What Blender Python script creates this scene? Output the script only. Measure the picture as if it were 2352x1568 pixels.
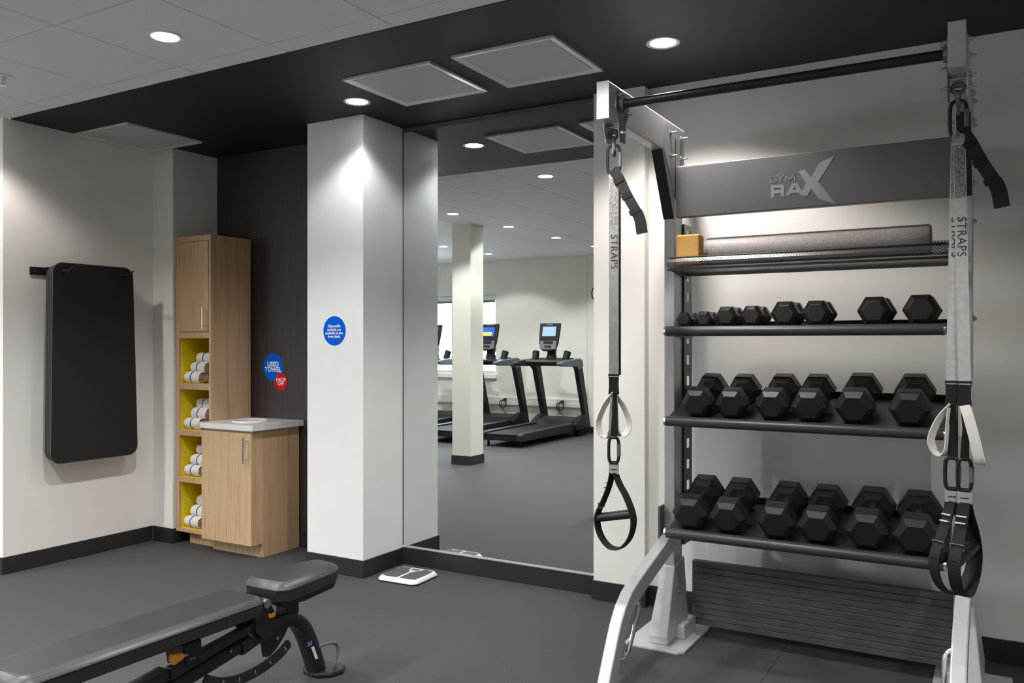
import bpy, bmesh, math, random
from mathutils import Vector, Matrix

for o in list(bpy.data.objects):
    bpy.data.objects.remove(o)
SC = bpy.context.scene
COL = SC.collection
R = math.radians
rnd = random.Random(7)

# ------------------------------------------------------------------ camera
cam_d = bpy.data.cameras.new('camera')
cam = bpy.data.objects.new('camera', cam_d)
COL.objects.link(cam)
cam_d.sensor_width = 36.0
cam_d.lens = 1926.0 / 2352.0 * 36.0
cam_d.shift_y = 3.0 / 2352.0
cam_d.clip_start = 0.05
cam.location = (0, 0, 1.365)
cam.rotation_euler = (R(90), 0, R(30.18))
SC.camera = cam

# ------------------------------------------------------------------ world and exposure
w = bpy.data.worlds.new('overcast_sky')
SC.world = w
w.use_nodes = True
bg = w.node_tree.nodes['Background']
bg.inputs[0].default_value = (0.80, 0.90, 1.0, 1)
bg.inputs[1].default_value = 20.0
SC.view_settings.view_transform = 'Standard'
SC.view_settings.look = 'None'
SC.view_settings.exposure = 0.55
SC.view_settings.gamma = 1.0
SC.view_settings.use_curve_mapping = False
try:
    SC.cycles.max_bounces = 10
    SC.cycles.diffuse_bounces = 6
    SC.cycles.sample_clamp_indirect = 6.0
    SC.cycles.use_denoising = True
    SC.cycles.use_adaptive_sampling = True
    SC.cycles.adaptive_threshold = 0.02
    SC.cycles.caustics_reflective = True
    SC.cycles.blur_glossy = 0.6
    SC.cycles.caustics_refractive = False
except Exception:
    pass

# daylight portal in the opening of the window behind the camera
pd = bpy.data.lights.new('window_daylight', 'AREA')
pd.shape = 'RECTANGLE'
pd.size = 1.98
pd.size_y = 1.28
po = bpy.data.objects.new('window_daylight', pd)
COL.objects.link(po)
po.location = (-8.01, -3.45, 1.50)
po.rotation_euler = (R(90), 0, 0)
try:
    pd.cycles.is_portal = True
except Exception:
    pd.energy = 0

LAMP_GRID = 69.0      # downlights in the white tile ceiling
LAMP_SOFFIT = 16.5    # downlights in the black soffit

# ------------------------------------------------------------------ materials
MATS = {}


def mat(name, col, rough=0.5, metal=0.0, noise=0.0, nscale=40.0, bump=0.0, bscale=300.0, emit=None, estr=0.0, spec=None, coat=0.0, stretch=None):
    if name in MATS:
        return MATS[name]
    m = bpy.data.materials.new(name)
    m.use_nodes = True
    nt = m.node_tree
    b = nt.nodes['Principled BSDF']
    c = (col[0], col[1], col[2], 1)
    b.inputs['Base Color'].default_value = c
    b.inputs['Roughness'].default_value = rough
    b.inputs['Metallic'].default_value = metal
    if spec is not None:
        b.inputs['Specular IOR Level'].default_value = spec
    if coat:
        b.inputs['Coat Weight'].default_value = coat
    tc = nt.nodes.new('ShaderNodeTexCoord')
    src = tc.outputs['Object']
    if stretch:
        mp = nt.nodes.new('ShaderNodeMapping')
        mp.inputs['Scale'].default_value = stretch
        nt.links.new(src, mp.inputs[0])
        src = mp.outputs[0]
    if noise:
        n = nt.nodes.new('ShaderNodeTexNoise')
        n.inputs['Scale'].default_value = nscale
        n.inputs['Detail'].default_value = 4
        nt.links.new(src, n.inputs['Vector'])
        r = nt.nodes.new('ShaderNodeValToRGB')
        r.color_ramp.elements[0].position = 0.3
        r.color_ramp.elements[1].position = 0.7
        r.color_ramp.elements[0].color = tuple(max(0, x * (1 - noise)) for x in col) + (1,)
        r.color_ramp.elements[1].color = tuple(min(1, x * (1 + noise)) for x in col) + (1,)
        nt.links.new(n.outputs['Fac'], r.inputs[0])
        nt.links.new(r.outputs[0], b.inputs['Base Color'])
    if bump:
        n2 = nt.nodes.new('ShaderNodeTexNoise')
        n2.inputs['Scale'].default_value = bscale
        n2.inputs['Detail'].default_value = 3
        nt.links.new(src, n2.inputs['Vector'])
        bp = nt.nodes.new('ShaderNodeBump')
        bp.inputs['Strength'].default_value = bump
        bp.inputs['Distance'].default_value = 0.002
        nt.links.new(n2.outputs['Fac'], bp.inputs['Height'])
        nt.links.new(bp.outputs[0], b.inputs['Normal'])
    if emit:
        b.inputs['Emission Color'].default_value = emit + (1,)
        b.inputs['Emission Strength'].default_value = estr
    MATS[name] = m
    return m


WALL = mat('wall_paint', (0.86, 0.84, 0.805), 0.55, noise=0.015, nscale=6, bump=0.05, bscale=500)
WHITE_COL = mat('column_paint', (0.86, 0.857, 0.845), 0.5, noise=0.012, nscale=6, bump=0.05, bscale=500)
WALL_ROOM = mat('wall_paint_beige', (0.74, 0.715, 0.645), 0.55, noise=0.015, nscale=6, bump=0.05, bscale=500)
DARKWALL = mat('dark_wall_vinyl', (0.040, 0.0295, 0.0265), 0.55, noise=0.25, nscale=5, stretch=(12, 12, 0.6))
SOFFIT = mat('black_ceiling_paint', (0.0065, 0.0064, 0.0063), 0.6, noise=0.06, nscale=20)
TILE = mat('ceiling_tile', (0.90, 0.895, 0.89), 0.9, noise=0.03, nscale=120, bump=0.15, bscale=600)
GRIDM = mat('ceiling_grid_metal', (0.30, 0.30, 0.30), 0.6)
BASEB = mat('vinyl_baseboard', (0.022, 0.022, 0.024), 0.42, noise=0.1, nscale=30)
FLOORM = mat('rubber_floor', (0.066, 0.0645, 0.0665), 0.75, noise=0.8, nscale=400, bump=0.1, bscale=500, spec=0.16)
SEAM = mat('floor_seam', (0.03, 0.03, 0.03), 0.8)
STEEL = mat('silver_paint', (0.58, 0.58, 0.595), 0.36, metal=0.25, noise=0.03, nscale=80)
GREY = mat('graphite_paint', (0.15, 0.15, 0.168), 0.34, metal=0.2, noise=0.04, nscale=60)
SLATM = mat('slat_graphite', (0.145, 0.147, 0.165), 0.36, metal=0.25, noise=0.12, nscale=25, stretch=(0.4, 1, 3))
HEADM = mat('header_graphite', (0.20, 0.20, 0.22), 0.44, metal=0.6, noise=0.03, nscale=60)
CHROME = mat('chrome', (0.72, 0.72, 0.73), 0.16, metal=1.0)
BOLTM = mat('zinc_bolt', (0.62, 0.62, 0.63), 0.28, metal=1.0)
BLACKM = mat('black_paint', (0.014, 0.014, 0.015), 0.38, noise=0.1, nscale=60)
BLKPL = mat('black_plastic', (0.018, 0.018, 0.019), 0.4, noise=0.12, nscale=80)
BARM = mat('pullup_bar_paint', (0.035, 0.036, 0.04), 0.34, metal=0.4, noise=0.08, nscale=120)
RAILM = mat('shelf_rail_rubber', (0.052, 0.049, 0.047), 0.38, noise=0.08, nscale=90)
RUBBER = mat('dumbbell_rubber', (0.013, 0.0125, 0.0125), 0.42, noise=0.12, nscale=90, bump=0.08, bscale=500)
VINYL = mat('bench_vinyl', (0.020, 0.020, 0.026), 0.5, noise=0.06, nscale=30, bump=0.1, bscale=700)
VINYL_LIT = mat('bench_vinyl_lit_bevel', (0.055, 0.051, 0.053), 0.36, noise=0.05, nscale=40, bump=0.08, bscale=700)  # pad bevel: the light it catches is put into a paler vinyl colour
ORANGE = mat('orange_plastic', (0.90, 0.36, 0.02), 0.35, noise=0.04, nscale=60)
MATM = mat('mat_foam', (0.012, 0.012, 0.0122), 0.75, noise=0.15, nscale=120, bump=0.2, bscale=500)
MATEDGE = mat('mat_edge', (0.11, 0.105, 0.10), 0.6, noise=0.1, nscale=80)
YELLOW = mat('yellow_laminate', (0.86, 0.66, 0.004), 0.42, noise=0.02, nscale=30)
TOWELM = mat('towel_terry', (0.80, 0.79, 0.77), 0.95, noise=0.06, nscale=180, bump=0.8, bscale=260)
TOWEL_SHADE = mat('towel_end_shade', (0.66, 0.58, 0.47), 0.95, noise=0.2, nscale=120, bump=0.8, bscale=260)  # beige stands for shade on the rolled ends of the white terry
TOWELBL = mat('towel_stripe', (0.05, 0.06, 0.24), 0.9, noise=0.1, nscale=120)
MARBLE = mat('white_quartz', (0.74, 0.73, 0.72), 0.22, noise=0.05, nscale=14)
BLUE = mat('sticker_blue', (0.0, 0.115, 0.68), 0.6, noise=0.02, nscale=30, spec=0.1)
REDM = mat('sticker_red', (0.66, 0.012, 0.02), 0.6, noise=0.02, nscale=30, spec=0.1)
WHITEP = mat('white_print', (0.85, 0.86, 0.88), 0.5, noise=0.01, nscale=30)
SCALEW = mat('scale_white', (0.85, 0.85, 0.85), 0.3, noise=0.01, nscale=30)
SCALEG = mat('scale_grey_mat', (0.075, 0.075, 0.078), 0.6, noise=0.1, nscale=90, bump=0.2, bscale=400)
WEBG = mat('grey_webbing', (0.33, 0.325, 0.32), 0.75, noise=0.12, nscale=60, bump=0.5, bscale=500)
WEBL = mat('light_grey_webbing', (0.58, 0.57, 0.555), 0.75, noise=0.10, nscale=60, bump=0.5, bscale=500)
WEBW = mat('white_webbing', (0.80, 0.78, 0.74), 0.75, noise=0.05, nscale=60, bump=0.4, bscale=500)
WEBB = mat('black_webbing', (0.0085, 0.0085, 0.0085), 0.8, noise=0.2, nscale=90, bump=0.5, bscale=500)
WEBDK = mat('charcoal_webbing', (0.020, 0.0195, 0.019), 0.8, noise=0.2, nscale=90, bump=0.5, bscale=500)
INK = mat('strap_ink', (0.05, 0.05, 0.05), 0.8, noise=0.1, nscale=200)
TAGM = mat('grey_tag', (0.40, 0.40, 0.39), 0.7, noise=0.1, nscale=60)
LOGOM = mat('logo_print', (0.33, 0.33, 0.345), 0.45, noise=0.03, nscale=60)
YOGA = mat('yoga_block_foam', (0.62, 0.33, 0.085), 0.75, noise=0.05, nscale=120, bump=0.2, bscale=400)
ROLLER = mat('roller_foam', (0.26, 0.235, 0.23), 0.5, noise=0.34, nscale=190, bump=0.5, bscale=230)
WINFR = mat('window_frame_white', (0.72, 0.73, 0.74), 0.4, noise=0.01, nscale=20)
RACEW = mat('raceway_white', (0.78, 0.77, 0.75), 0.45, noise=0.01, nscale=20)
TMGREY = mat('treadmill_grey', (0.016, 0.017, 0.0185), 0.5, noise=0.06, nscale=40, spec=0.25)
TMBLK = mat('treadmill_black', (0.009, 0.009, 0.0095), 0.5, noise=0.08, nscale=40, spec=0.25)
TMBLUE = mat('treadmill_slate', (0.07, 0.088, 0.112), 0.4, noise=0.04, nscale=30)
TMSIL = mat('treadmill_silver', (0.17, 0.172, 0.178), 0.35, metal=0.4, noise=0.04, nscale=40)
CLOCKW = mat('clock_face', (0.8, 0.8, 0.78), 0.4, noise=0.01, nscale=20)
VENTFR = mat('vent_frame_paint', (0.82, 0.81, 0.80), 0.32, metal=0.3, noise=0.02, nscale=40)
LENS = mat('lamp_lens', (0.9, 0.9, 0.9), 0.4, emit=(1.0, 0.98, 0.95), estr=14.0)


def wood(name, base, dark):
    m = bpy.data.materials.new(name)
    m.use_nodes = True
    nt = m.node_tree
    b = nt.nodes['Principled BSDF']
    b.inputs['Roughness'].default_value = 0.42
    tc = nt.nodes.new('ShaderNodeTexCoord')
    mp = nt.nodes.new('ShaderNodeMapping')
    mp.inputs['Scale'].default_value = (1, 1, 0.035)
    nt.links.new(tc.outputs['Object'], mp.inputs[0])
    n = nt.nodes.new('ShaderNodeTexNoise')
    n.inputs['Scale'].default_value = 190
    n.inputs['Detail'].default_value = 7
    n.inputs['Roughness'].default_value = 0.65
    nt.links.new(mp.outputs[0], n.inputs['Vector'])
    n2 = nt.nodes.new('ShaderNodeTexNoise')
    n2.inputs['Scale'].default_value = 42
    n2.inputs['Detail'].default_value = 2
    nt.links.new(mp.outputs[0], n2.inputs['Vector'])
    mx = nt.nodes.new('ShaderNodeMath')
    mx.operation = 'ADD'
    nt.links.new(n.outputs['Fac'], mx.inputs[0])
    nt.links.new(n2.outputs['Fac'], mx.inputs[1])
    r = nt.nodes.new('ShaderNodeValToRGB')
    r.color_ramp.elements[0].position = 0.72
    r.color_ramp.elements[1].position = 1.25
    r.color_ramp.elements[0].color = dark + (1,)
    r.color_ramp.elements[1].color = base + (1,)
    mr = nt.nodes.new('ShaderNodeMath')
    mr.operation = 'MULTIPLY'
    mr.inputs[1].default_value = 1.0
    nt.links.new(mx.outputs[0], mr.inputs[0])
    nt.links.new(mr.outputs[0], r.inputs[0])
    nt.links.new(r.outputs[0], b.inputs['Base Color'])
    return m


OAK = wood('oak_laminate', (0.57, 0.385, 0.225), (0.42, 0.27, 0.145))


def perforated(name, col, metal, pitch, radius, rough=0.35):
    """sheet metal with a staggered field of round holes (real see-through holes)"""
    m = bpy.data.materials.new(name)
    m.use_nodes = True
    nt = m.node_tree
    b = nt.nodes['Principled BSDF']
    b.inputs['Base Color'].default_value = col + (1,)
    b.inputs['Metallic'].default_value = metal
    b.inputs['Roughness'].default_value = rough
    tc = nt.nodes.new('ShaderNodeTexCoord')
    vo = nt.nodes.new('ShaderNodeTexVoronoi')
    vo.inputs['Scale'].default_value = 1.0 / pitch
    vo.inputs['Randomness'].default_value = 0.0
    uv = nt.nodes.new('ShaderNodeUVMap')
    nt.links.new(uv.outputs[0], vo.inputs['Vector'])
    lt = nt.nodes.new('ShaderNodeMath')
    lt.operation = 'GREATER_THAN'
    lt.inputs[1].default_value = radius
    vo.voronoi_dimensions = '2D'
    nt.links.new(vo.outputs['Distance'], lt.inputs[0])
    nt.links.new(lt.outputs[0], b.inputs['Alpha'])
    return m


MESHM = perforated('perforated_black_mesh', (0.20, 0.20, 0.205), 0.85, 0.0088, 0.29, rough=0.28)


def vent_mat():
    m = bpy.data.materials.new('perforated_vent_face')
    m.use_nodes = True
    nt = m.node_tree
    b = nt.nodes['Principled BSDF']
    b.inputs['Roughness'].default_value = 0.5
    tc = nt.nodes.new('ShaderNodeTexCoord')
    vo = nt.nodes.new('ShaderNodeTexVoronoi')
    vo.inputs['Scale'].default_value = 150
    vo.inputs['Randomness'].default_value = 0.0
    nt.links.new(tc.outputs['Object'], vo.inputs['Vector'])
    r = nt.nodes.new('ShaderNodeValToRGB')
    r.color_ramp.elements[0].position = 0.28
    r.color_ramp.elements[1].position = 0.34
    r.color_ramp.elements[0].color = (0.16, 0.16, 0.16, 1)
    r.color_ramp.elements[1].color = (0.74, 0.73, 0.72, 1)
    nt.links.new(vo.outputs['Distance'], r.inputs[0])
    nt.links.new(r.outputs[0], b.inputs['Base Color'])
    return m


VENTM = vent_mat()


def mirror_mat():
    m = bpy.data.materials.new('mirror_glass')
    m.use_nodes = True
    nt = m.node_tree
    b = nt.nodes['Principled BSDF']
    b.inputs['Base Color'].default_value = (0.80, 0.83, 0.82, 1)
    b.inputs['Metallic'].default_value = 1.0
    b.inputs['Roughness'].default_value = 0.0
    return m


MIRROR = mirror_mat()


def glass_mat():
    m = bpy.data.materials.new('window_glass')
    m.use_nodes = True
    nt = m.node_tree
    nt.nodes.remove(nt.nodes['Principled BSDF'])
    tr_ = nt.nodes.new('ShaderNodeBsdfTransparent')
    tr_.inputs[0].default_value = (0.93, 0.96, 0.97, 1)
    gl_ = nt.nodes.new('ShaderNodeBsdfGlossy')
    gl_.inputs['Roughness'].default_value = 0.02
    lw = nt.nodes.new('ShaderNodeFresnel')
    lw.inputs[0].default_value = 1.3
    mx = nt.nodes.new('ShaderNodeMixShader')
    nt.links.new(lw.outputs[0], mx.inputs[0])
    nt.links.new(tr_.outputs[0], mx.inputs[1])
    nt.links.new(gl_.outputs[0], mx.inputs[2])
    nt.links.new(mx.outputs[0], nt.nodes['Material Output'].inputs[0])
    return m


GLASS = glass_mat()

# ------------------------------------------------------------------ mesh helpers


def bm_new():
    return bmesh.new()


def box(bm, x0, x1, y0, y1, z0, z1):
    v = [bm.verts.new(p) for p in ((x0, y0, z0), (x1, y0, z0), (x1, y1, z0), (x0, y1, z0), (x0, y0, z1), (x1, y0, z1), (x1, y1, z1), (x0, y1, z1))]
    for f in ((0, 3, 2, 1), (4, 5, 6, 7), (0, 1, 5, 4), (1, 2, 6, 5), (2, 3, 7, 6), (3, 0, 4, 7)):
        bm.faces.new([v[i] for i in f])
    return bm


def prism(bm, poly, axis, a, b):
    """extrude a 2-D polygon along an axis; poly in the two remaining axes in xyz order"""
    def P(u, v, t):
        return {'x': (t, u, v), 'y': (u, t, v), 'z': (u, v, t)}[axis]
    A = [bm.verts.new(P(u, v, a)) for u, v in poly]
    B = [bm.verts.new(P(u, v, b)) for u, v in poly]
    n = len(poly)
    bm.faces.new(A)
    bm.faces.new(list(reversed(B)))
    for i in range(n):
        j = (i + 1) % n
        bm.faces.new((A[j], A[i], B[i], B[j]))
    bmesh.ops.recalc_face_normals(bm, faces=bm.faces[:])
    return bm


def frames(pts, closed=False):
    out = []
    n = len(pts)
    P = [Vector(p) for p in pts]
    prev = None
    for i in range(n):
        if closed:
            t = (P[(i + 1) % n] - P[i - 1])
        else:
            t = P[min(i + 1, n - 1)] - P[max(i - 1, 0)]
        t.normalize()
        if prev is None:
            ref = Vector((0, 0, 1)) if abs(t.z) < 0.9 else Vector((1, 0, 0))
            nrm = (ref - t * ref.dot(t)).normalized()
        else:
            nrm = prev - t * prev.dot(t)
            nrm = nrm.normalized() if nrm.length > 1e-6 else prev
        prev = nrm
        out.append((P[i], t, nrm, t.cross(nrm)))
    return out


def tube(bm, pts, r, n=12, closed=False, cap=True):
    rings = []
    rr = r if isinstance(r, (list, tuple)) else [r] * len(pts)
    for k, (p, t, a, b) in enumerate(frames(pts, closed)):
        rings.append([bm.verts.new(p + a * (rr[k] * math.cos(2 * math.pi * i / n)) + b * (rr[k] * math.sin(2 * math.pi * i / n))) for i in range(n)])
    m = len(rings)
    for k in range(m if closed else m - 1):
        A, B = rings[k], rings[(k + 1) % m]
        for i in range(n):
            j = (i + 1) % n
            bm.faces.new((A[i], A[j], B[j], B[i]))
    if cap and not closed:
        bm.faces.new(list(reversed(rings[0])))
        bm.faces.new(rings[-1])
    bmesh.ops.recalc_face_normals(bm, faces=bm.faces[:])
    return bm


def band(bm, pts, wdir, width, thick, closed=False):
    """strap: a flat band following pts; wdir (vector or list) is the direction across the band"""
    P = [Vector(p) for p in pts]
    n = len(P)
    rings = []
    for i in range(n):
        if closed:
            t = (P[(i + 1) % n] - P[i - 1]).normalized()
        else:
            t = (P[min(i + 1, n - 1)] - P[max(i - 1, 0)]).normalized()
        wd = Vector(wdir[i] if isinstance(wdir, list) else wdir)
        wd = (wd - t * wd.dot(t)).normalized()
        nn = t.cross(wd)
        ww = (width[i] if isinstance(width, list) else width) / 2
        h = thick / 2
        rings.append([bm.verts.new(P[i] + wd * ww * sx + nn * h * sy) for sx, sy in ((-1, -1), (1, -1), (1, 1), (-1, 1))])
    m = n if closed else n - 1
    for k in range(m):
        A, B = rings[k], rings[(k + 1) % n]
        for i in range(4):
            j = (i + 1) % 4
            bm.faces.new((A[i], A[j], B[j], B[i]))
    if not closed:
        bm.faces.new(list(reversed(rings[0])))
        bm.faces.new(rings[-1])
    bmesh.ops.recalc_face_normals(bm, faces=bm.faces[:])
    return bm


def cyl(bm, p0, p1, r0, r1=None, n=20):
    return tube(bm, [p0, p1], [r0, r1 if r1 is not None else r0], n)


def smoothpath(ctrl, k=6, closed=False):
    """Catmull-Rom through control points"""
    P = [Vector(c) for c in ctrl]
    n = len(P)
    out = []
    m = n if closed else n - 1
    for i in range(m):
        p0 = P[(i - 1) % n] if closed else P[max(i - 1, 0)]
        p1 = P[i % n]
        p2 = P[(i + 1) % n]
        p3 = P[(i + 2) % n] if closed else P[min(i + 2, n - 1)]
        for s in range(k):
            t = s / k
            out.append(0.5 * ((2 * p1) + (p2 - p0) * t + (2 * p0 - 5 * p1 + 4 * p2 - p3) * t * t + (3 * p1 - p0 - 3 * p2 + p3) * t ** 3))
    if not closed:
        out.append(P[-1])
    return out


def rrect(w, h, r, n=6):
    """rounded rectangle polygon centred on 0"""
    pts = []
    for cx, cy, a0 in ((w / 2 - r, h / 2 - r, 0), (-w / 2 + r, h / 2 - r, 90), (-w / 2 + r, -h / 2 + r, 180), (w / 2 - r, -h / 2 + r, 270)):
        for i in range(n + 1):
            a = R(a0 + 90 * i / n)
            pts.append((cx + r * math.cos(a), cy + r * math.sin(a)))
    return pts


def obj(name, bm, m, parent=None, local=False, smooth=False, bevel=0.0, segs=2, angle=35):
    me = bpy.data.meshes.new(name)
    bm.to_mesh(me)
    bm.free()
    o = bpy.data.objects.new(name, me)
    COL.objects.link(o)
    for mm in (m if isinstance(m, (list, tuple)) else [m]):
        me.materials.append(mm)
    if smooth:
        for p in me.polygons:
            p.use_smooth = True
        try:
            me.set_sharp_from_angle(angle=R(angle))
        except Exception:
            pass
    if bevel:
        b = o.modifiers.new('bevel', 'BEVEL')
        b.width = bevel
        b.segments = segs
        b.limit_method = 'ANGLE'
        b.angle_limit = R(40)
    if parent is not None:
        o.parent = parent
        if not local:
            # geometry is written in world coordinates
            off = Vector((0, 0, 0))
            p = parent
            while p is not None:
                off += p.location
                p = p.parent
            o.location = -off
    return o


def tag(o, label, cat, group=None):
    o['label'] = label
    o['category'] = cat
    if group:
        o['group'] = group
    return o


def thing(name, label, cat, loc=(0, 0, 0), rotz=0.0, group=None):
    o = bpy.data.objects.new(name, None)
    COL.objects.link(o)
    o.location = loc
    o.rotation_euler = (0, 0, rotz)
    o.empty_display_size = 0.1
    return tag(o, label, cat, group)


def struct(name, bm, m, parent=None, bevel=0.0):
    o = obj(name, bm, m, parent, bevel=bevel)
    if parent is None:
        o['kind'] = 'structure'
    return o


def copy_tree(o, parent=None):
    c = o.copy()
    COL.objects.link(c)
    c.parent = parent
    for ch in list(o.children):
        copy_tree(ch, c)
    return c


def text_mesh(name, body, size, m, offset=0.0, align='CENTER', extrude=0.0006, space=1.0, line=1.0):
    cu = bpy.data.curves.new(name, 'FONT')
    cu.body = body
    cu.size = size
    cu.align_x = align
    cu.align_y = 'CENTER'
    cu.offset = offset
    cu.extrude = extrude
    cu.space_character = space
    cu.space_line = line
    cu.resolution_u = 3
    t = bpy.data.objects.new(name, cu)
    COL.objects.link(t)
    bpy.context.view_layer.update()
    dg = bpy.context.evaluated_depsgraph_get()
    me = bpy.data.meshes.new_from_object(t.evaluated_get(dg))
    bpy.data.objects.remove(t)
    bpy.data.curves.remove(cu)
    me.name = name
    me.materials.clear()
    me.materials.append(m)
    o = bpy.data.objects.new(name, me)
    COL.objects.link(o)
    return o


# ------------------------------------------------------------------ dimensions of the place
C = 2.692            # ceiling
XL = -5.071          # niche left wall
YB = 4.145           # back wall / mirror plane
YC = 3.772           # column front
YS = 2.80            # edge of black soffit
XR = 2.6             # right wall
XW = -9.2            # far left wall of the room
YF = -3.25           # wall behind the camera, with the window
YW = 2.76            # wall that closes the wide part of the room

# ------------------------------------------------------------------ floor
bm = bm_new()
box(bm, XW - .2, XR + .2, YF - .2, YB + .2, -0.08, -0.004)
floor = struct('floor', bm, SEAM)
for (a, b) in ((XW, -0.832), (-0.832, XR)):
    bm = bm_new()
    box(bm, a + .0009, b - .0009, YF, YB, -0.004, 0.0)
    obj('rubber_sheet', bm, FLOORM, floor)

# ------------------------------------------------------------------ ceiling: white tiles and black soffit
bm = bm_new()
box(bm, XW - .2, XR + .2, YF - .2, YS, C + 0.006, C + 0.06)
ceiling = struct('ceiling', bm, GRIDM)
GX, GY, T = -3.4158, 2.6797, 0.6096
tm = None
ix0 = int(math.floor((XW - GX) / T))
ix1 = int(math.ceil((XR - GX) / T))
g = 0.003


def tile_mesh(w_, h_):
    b_ = bm_new()
    box(b_, -w_ / 2, w_ / 2, -h_ / 2, h_ / 2, 0, 0.006)
    return b_


full = None
cut = None
for ix in range(ix0, ix1):
    x0 = max(GX + ix * T, XW)
    x1 = min(GX + (ix + 1) * T, XR)
    if x1 - x0 < 0.06:
        continue
    for jy in range(-1, 10):
        y1 = min(GY - jy * T, YS)
        y0 = max(GY - (jy + 1) * T, YF)
        if y1 - y0 < 0.06:
            continue
        std = abs(x1 - x0 - T) < 1e-4 and abs(y1 - y0 - T) < 1e-4
        strip = abs(x1 - x0 - T) < 1e-4 and jy == -1
        if std and full is not None:
            o = full.copy()
            COL.objects.link(o)
        elif strip and cut is not None:
            o = cut.copy()
            COL.objects.link(o)
        else:
            o = obj('ceiling_tile', tile_mesh(x1 - x0 - 2 * g, y1 - y0 - 2 * g), TILE, ceiling, local=True)
            if std:
                full = o
            elif strip:
                cut = o
        o.parent = ceiling
        o.location = ((x0 + x1) / 2, (y0 + y1) / 2, C)

bm = bm_new()
box(bm, XL, XR + .2, YS, YB + .2, C - 0.002, C + 0.06)
struct('ceiling_soffit', bm, SOFFIT)

# ------------------------------------------------------------------ walls


def wall(name, x0, x1, y0, y1, z0=0.0, z1=C, m=WALL):
    b_ = bm_new()
    box(b_, x0, x1, y0, y1, z0, z1)
    return struct(name, b_, m)


wall('wall_left', XL - 0.12, XL, YW, YC)
wall('wall_left_return', XW, XL - 0.12, YW, YW + 0.12)
wall('wall_niche_chase', XL - 0.12, -4.863, YC, YB)
wall('wall_niche_dark', -4.863, -3.629, YB, YB + 0.12, m=DARKWALL)
wall('wall_column', -3.629, -3.192, YC, YB, m=WHITE_COL)
wall('wall_mirror', -3.629, -1.872, YB + 0.01, YB + 0.12)
wall('wall_pier', -1.872, -1.584, 4.085, YB + 0.12)
wall('wall_back_right', -1.584, XR, YB, YB + 0.12)
wall('wall_right', XR, XR + 0.12, YF, YB)
wall('wall_far_left', XW - 0.12, XW, YF, YW + .12)
# wall behind the camera with a window opening
WX0, WX1, WZ0, WZ1 = -9.0, -7.02, 0.86, 2.14
wf = bm_new()
box(wf, XW, WX0, YF - .16, YF, 0, C)
box(wf, WX1, -5.40, YF - .16, YF, 0, C)
box(wf, WX0, WX1, YF - .16, YF, 0, WZ0)
box(wf, WX0, WX1, YF - .16, YF, WZ1, C)
struct('wall_behind_camera', wf, WALL_ROOM)
wall('wall_behind_camera_clock', -5.392, XR, YF - .16, YF + .004, m=WALL_ROOM)
wall('wall_pillar', -5.335, -5.09, 0.19, 0.455, m=WALL_ROOM)

# baseboards
BH, BT = 0.1016, 0.009


def base(name, pieces):
    b_ = bm_new()
    for (x0, x1, y0, y1) in pieces:
        prism_h = BH
        box(b_, x0, x1, y0, y1, 0, prism_h)
    return struct(name, b_, BASEB, bevel=0.002)


base('baseboard_left', [(XL, XL + BT, YW - BT, YC - BT)])
base('baseboard_left_return', [(XW, XL, YW - BT, YW)])
base('baseboard_chase', [(XL + BT, -4.863 + BT, YC - BT, YC), (-4.863, -4.863 + BT, YC, YB - BT)])
base('baseboard_niche', [(-4.863, -3.629 - BT, YB - BT, YB)])
base('baseboard_column', [(-3.629 - BT, -3.192 + BT, YC - BT, YC), (-3.192, -3.192 + BT, YC, YB - .002), (-3.629 - BT, -3.629, YC, YB - BT)])
base('baseboard_mirror', [(-3.192 + BT, -1.872 - BT, YB, YB + 0.012)])
base('baseboard_pier', [(-1.872 - BT, -1.584 + BT, 4.085 - BT, 4.085), (-1.584, -1.584 + BT, 4.085, YB - BT), (-1.872 - BT, -1.872, 4.085, YB)])
base('baseboard_back_right', [(-1.584 + BT, XR, YB - BT, YB)])
base('baseboard_pillar', [(-5.335 - BT, -5.09 + BT, 0.19 - BT, 0.19), (-5.335 - BT, -5.09 + BT, 0.455, 0.455 + BT), (-5.335 - BT, -5.335, .19, .455), (-5.09, -5.09 + BT, .19, .455)])
base('baseboard_right', [(XR - BT, XR, YF, YB)])
base('baseboard_behind_camera', [(XW, XR, YF + .004, YF + BT + .004)])

# metal corner beads on the outside corners
b_ = bm_new()
# ------------------------------------------------------------------ mirror
mr = thing('wall_mirror_panel', 'tall frameless wall mirror between the white column and the pier', 'mirror', (-2.53, YB, 0.12))
bm = bm_new()
box(bm, -3.190, -1.873, YB, YB + 0.008, 0.118, C - 0.030)
obj('mirror_glass', bm, MIRROR, mr)
bm = bm_new()
box(bm, -3.190, -1.873, YB - 0.004, YB + 0.008, 0.104, 0.117)
obj('bottom_channel', bm, STEEL, mr, bevel=.001)
bm = bm_new()
box(bm, -3.190, -1.873, YB - 0.004, YB + 0.008, C - 0.029, C - 0.003)
obj('top_channel', bm, GREY, mr, bevel=.001)
bm = bm_new()
box(bm, -3.1918, -3.186, YB - 0.003, YB + 0.006, 0.118, C - 0.03)
obj('side_edge', bm, GREY, mr)

# ------------------------------------------------------------------ lamps


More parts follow.
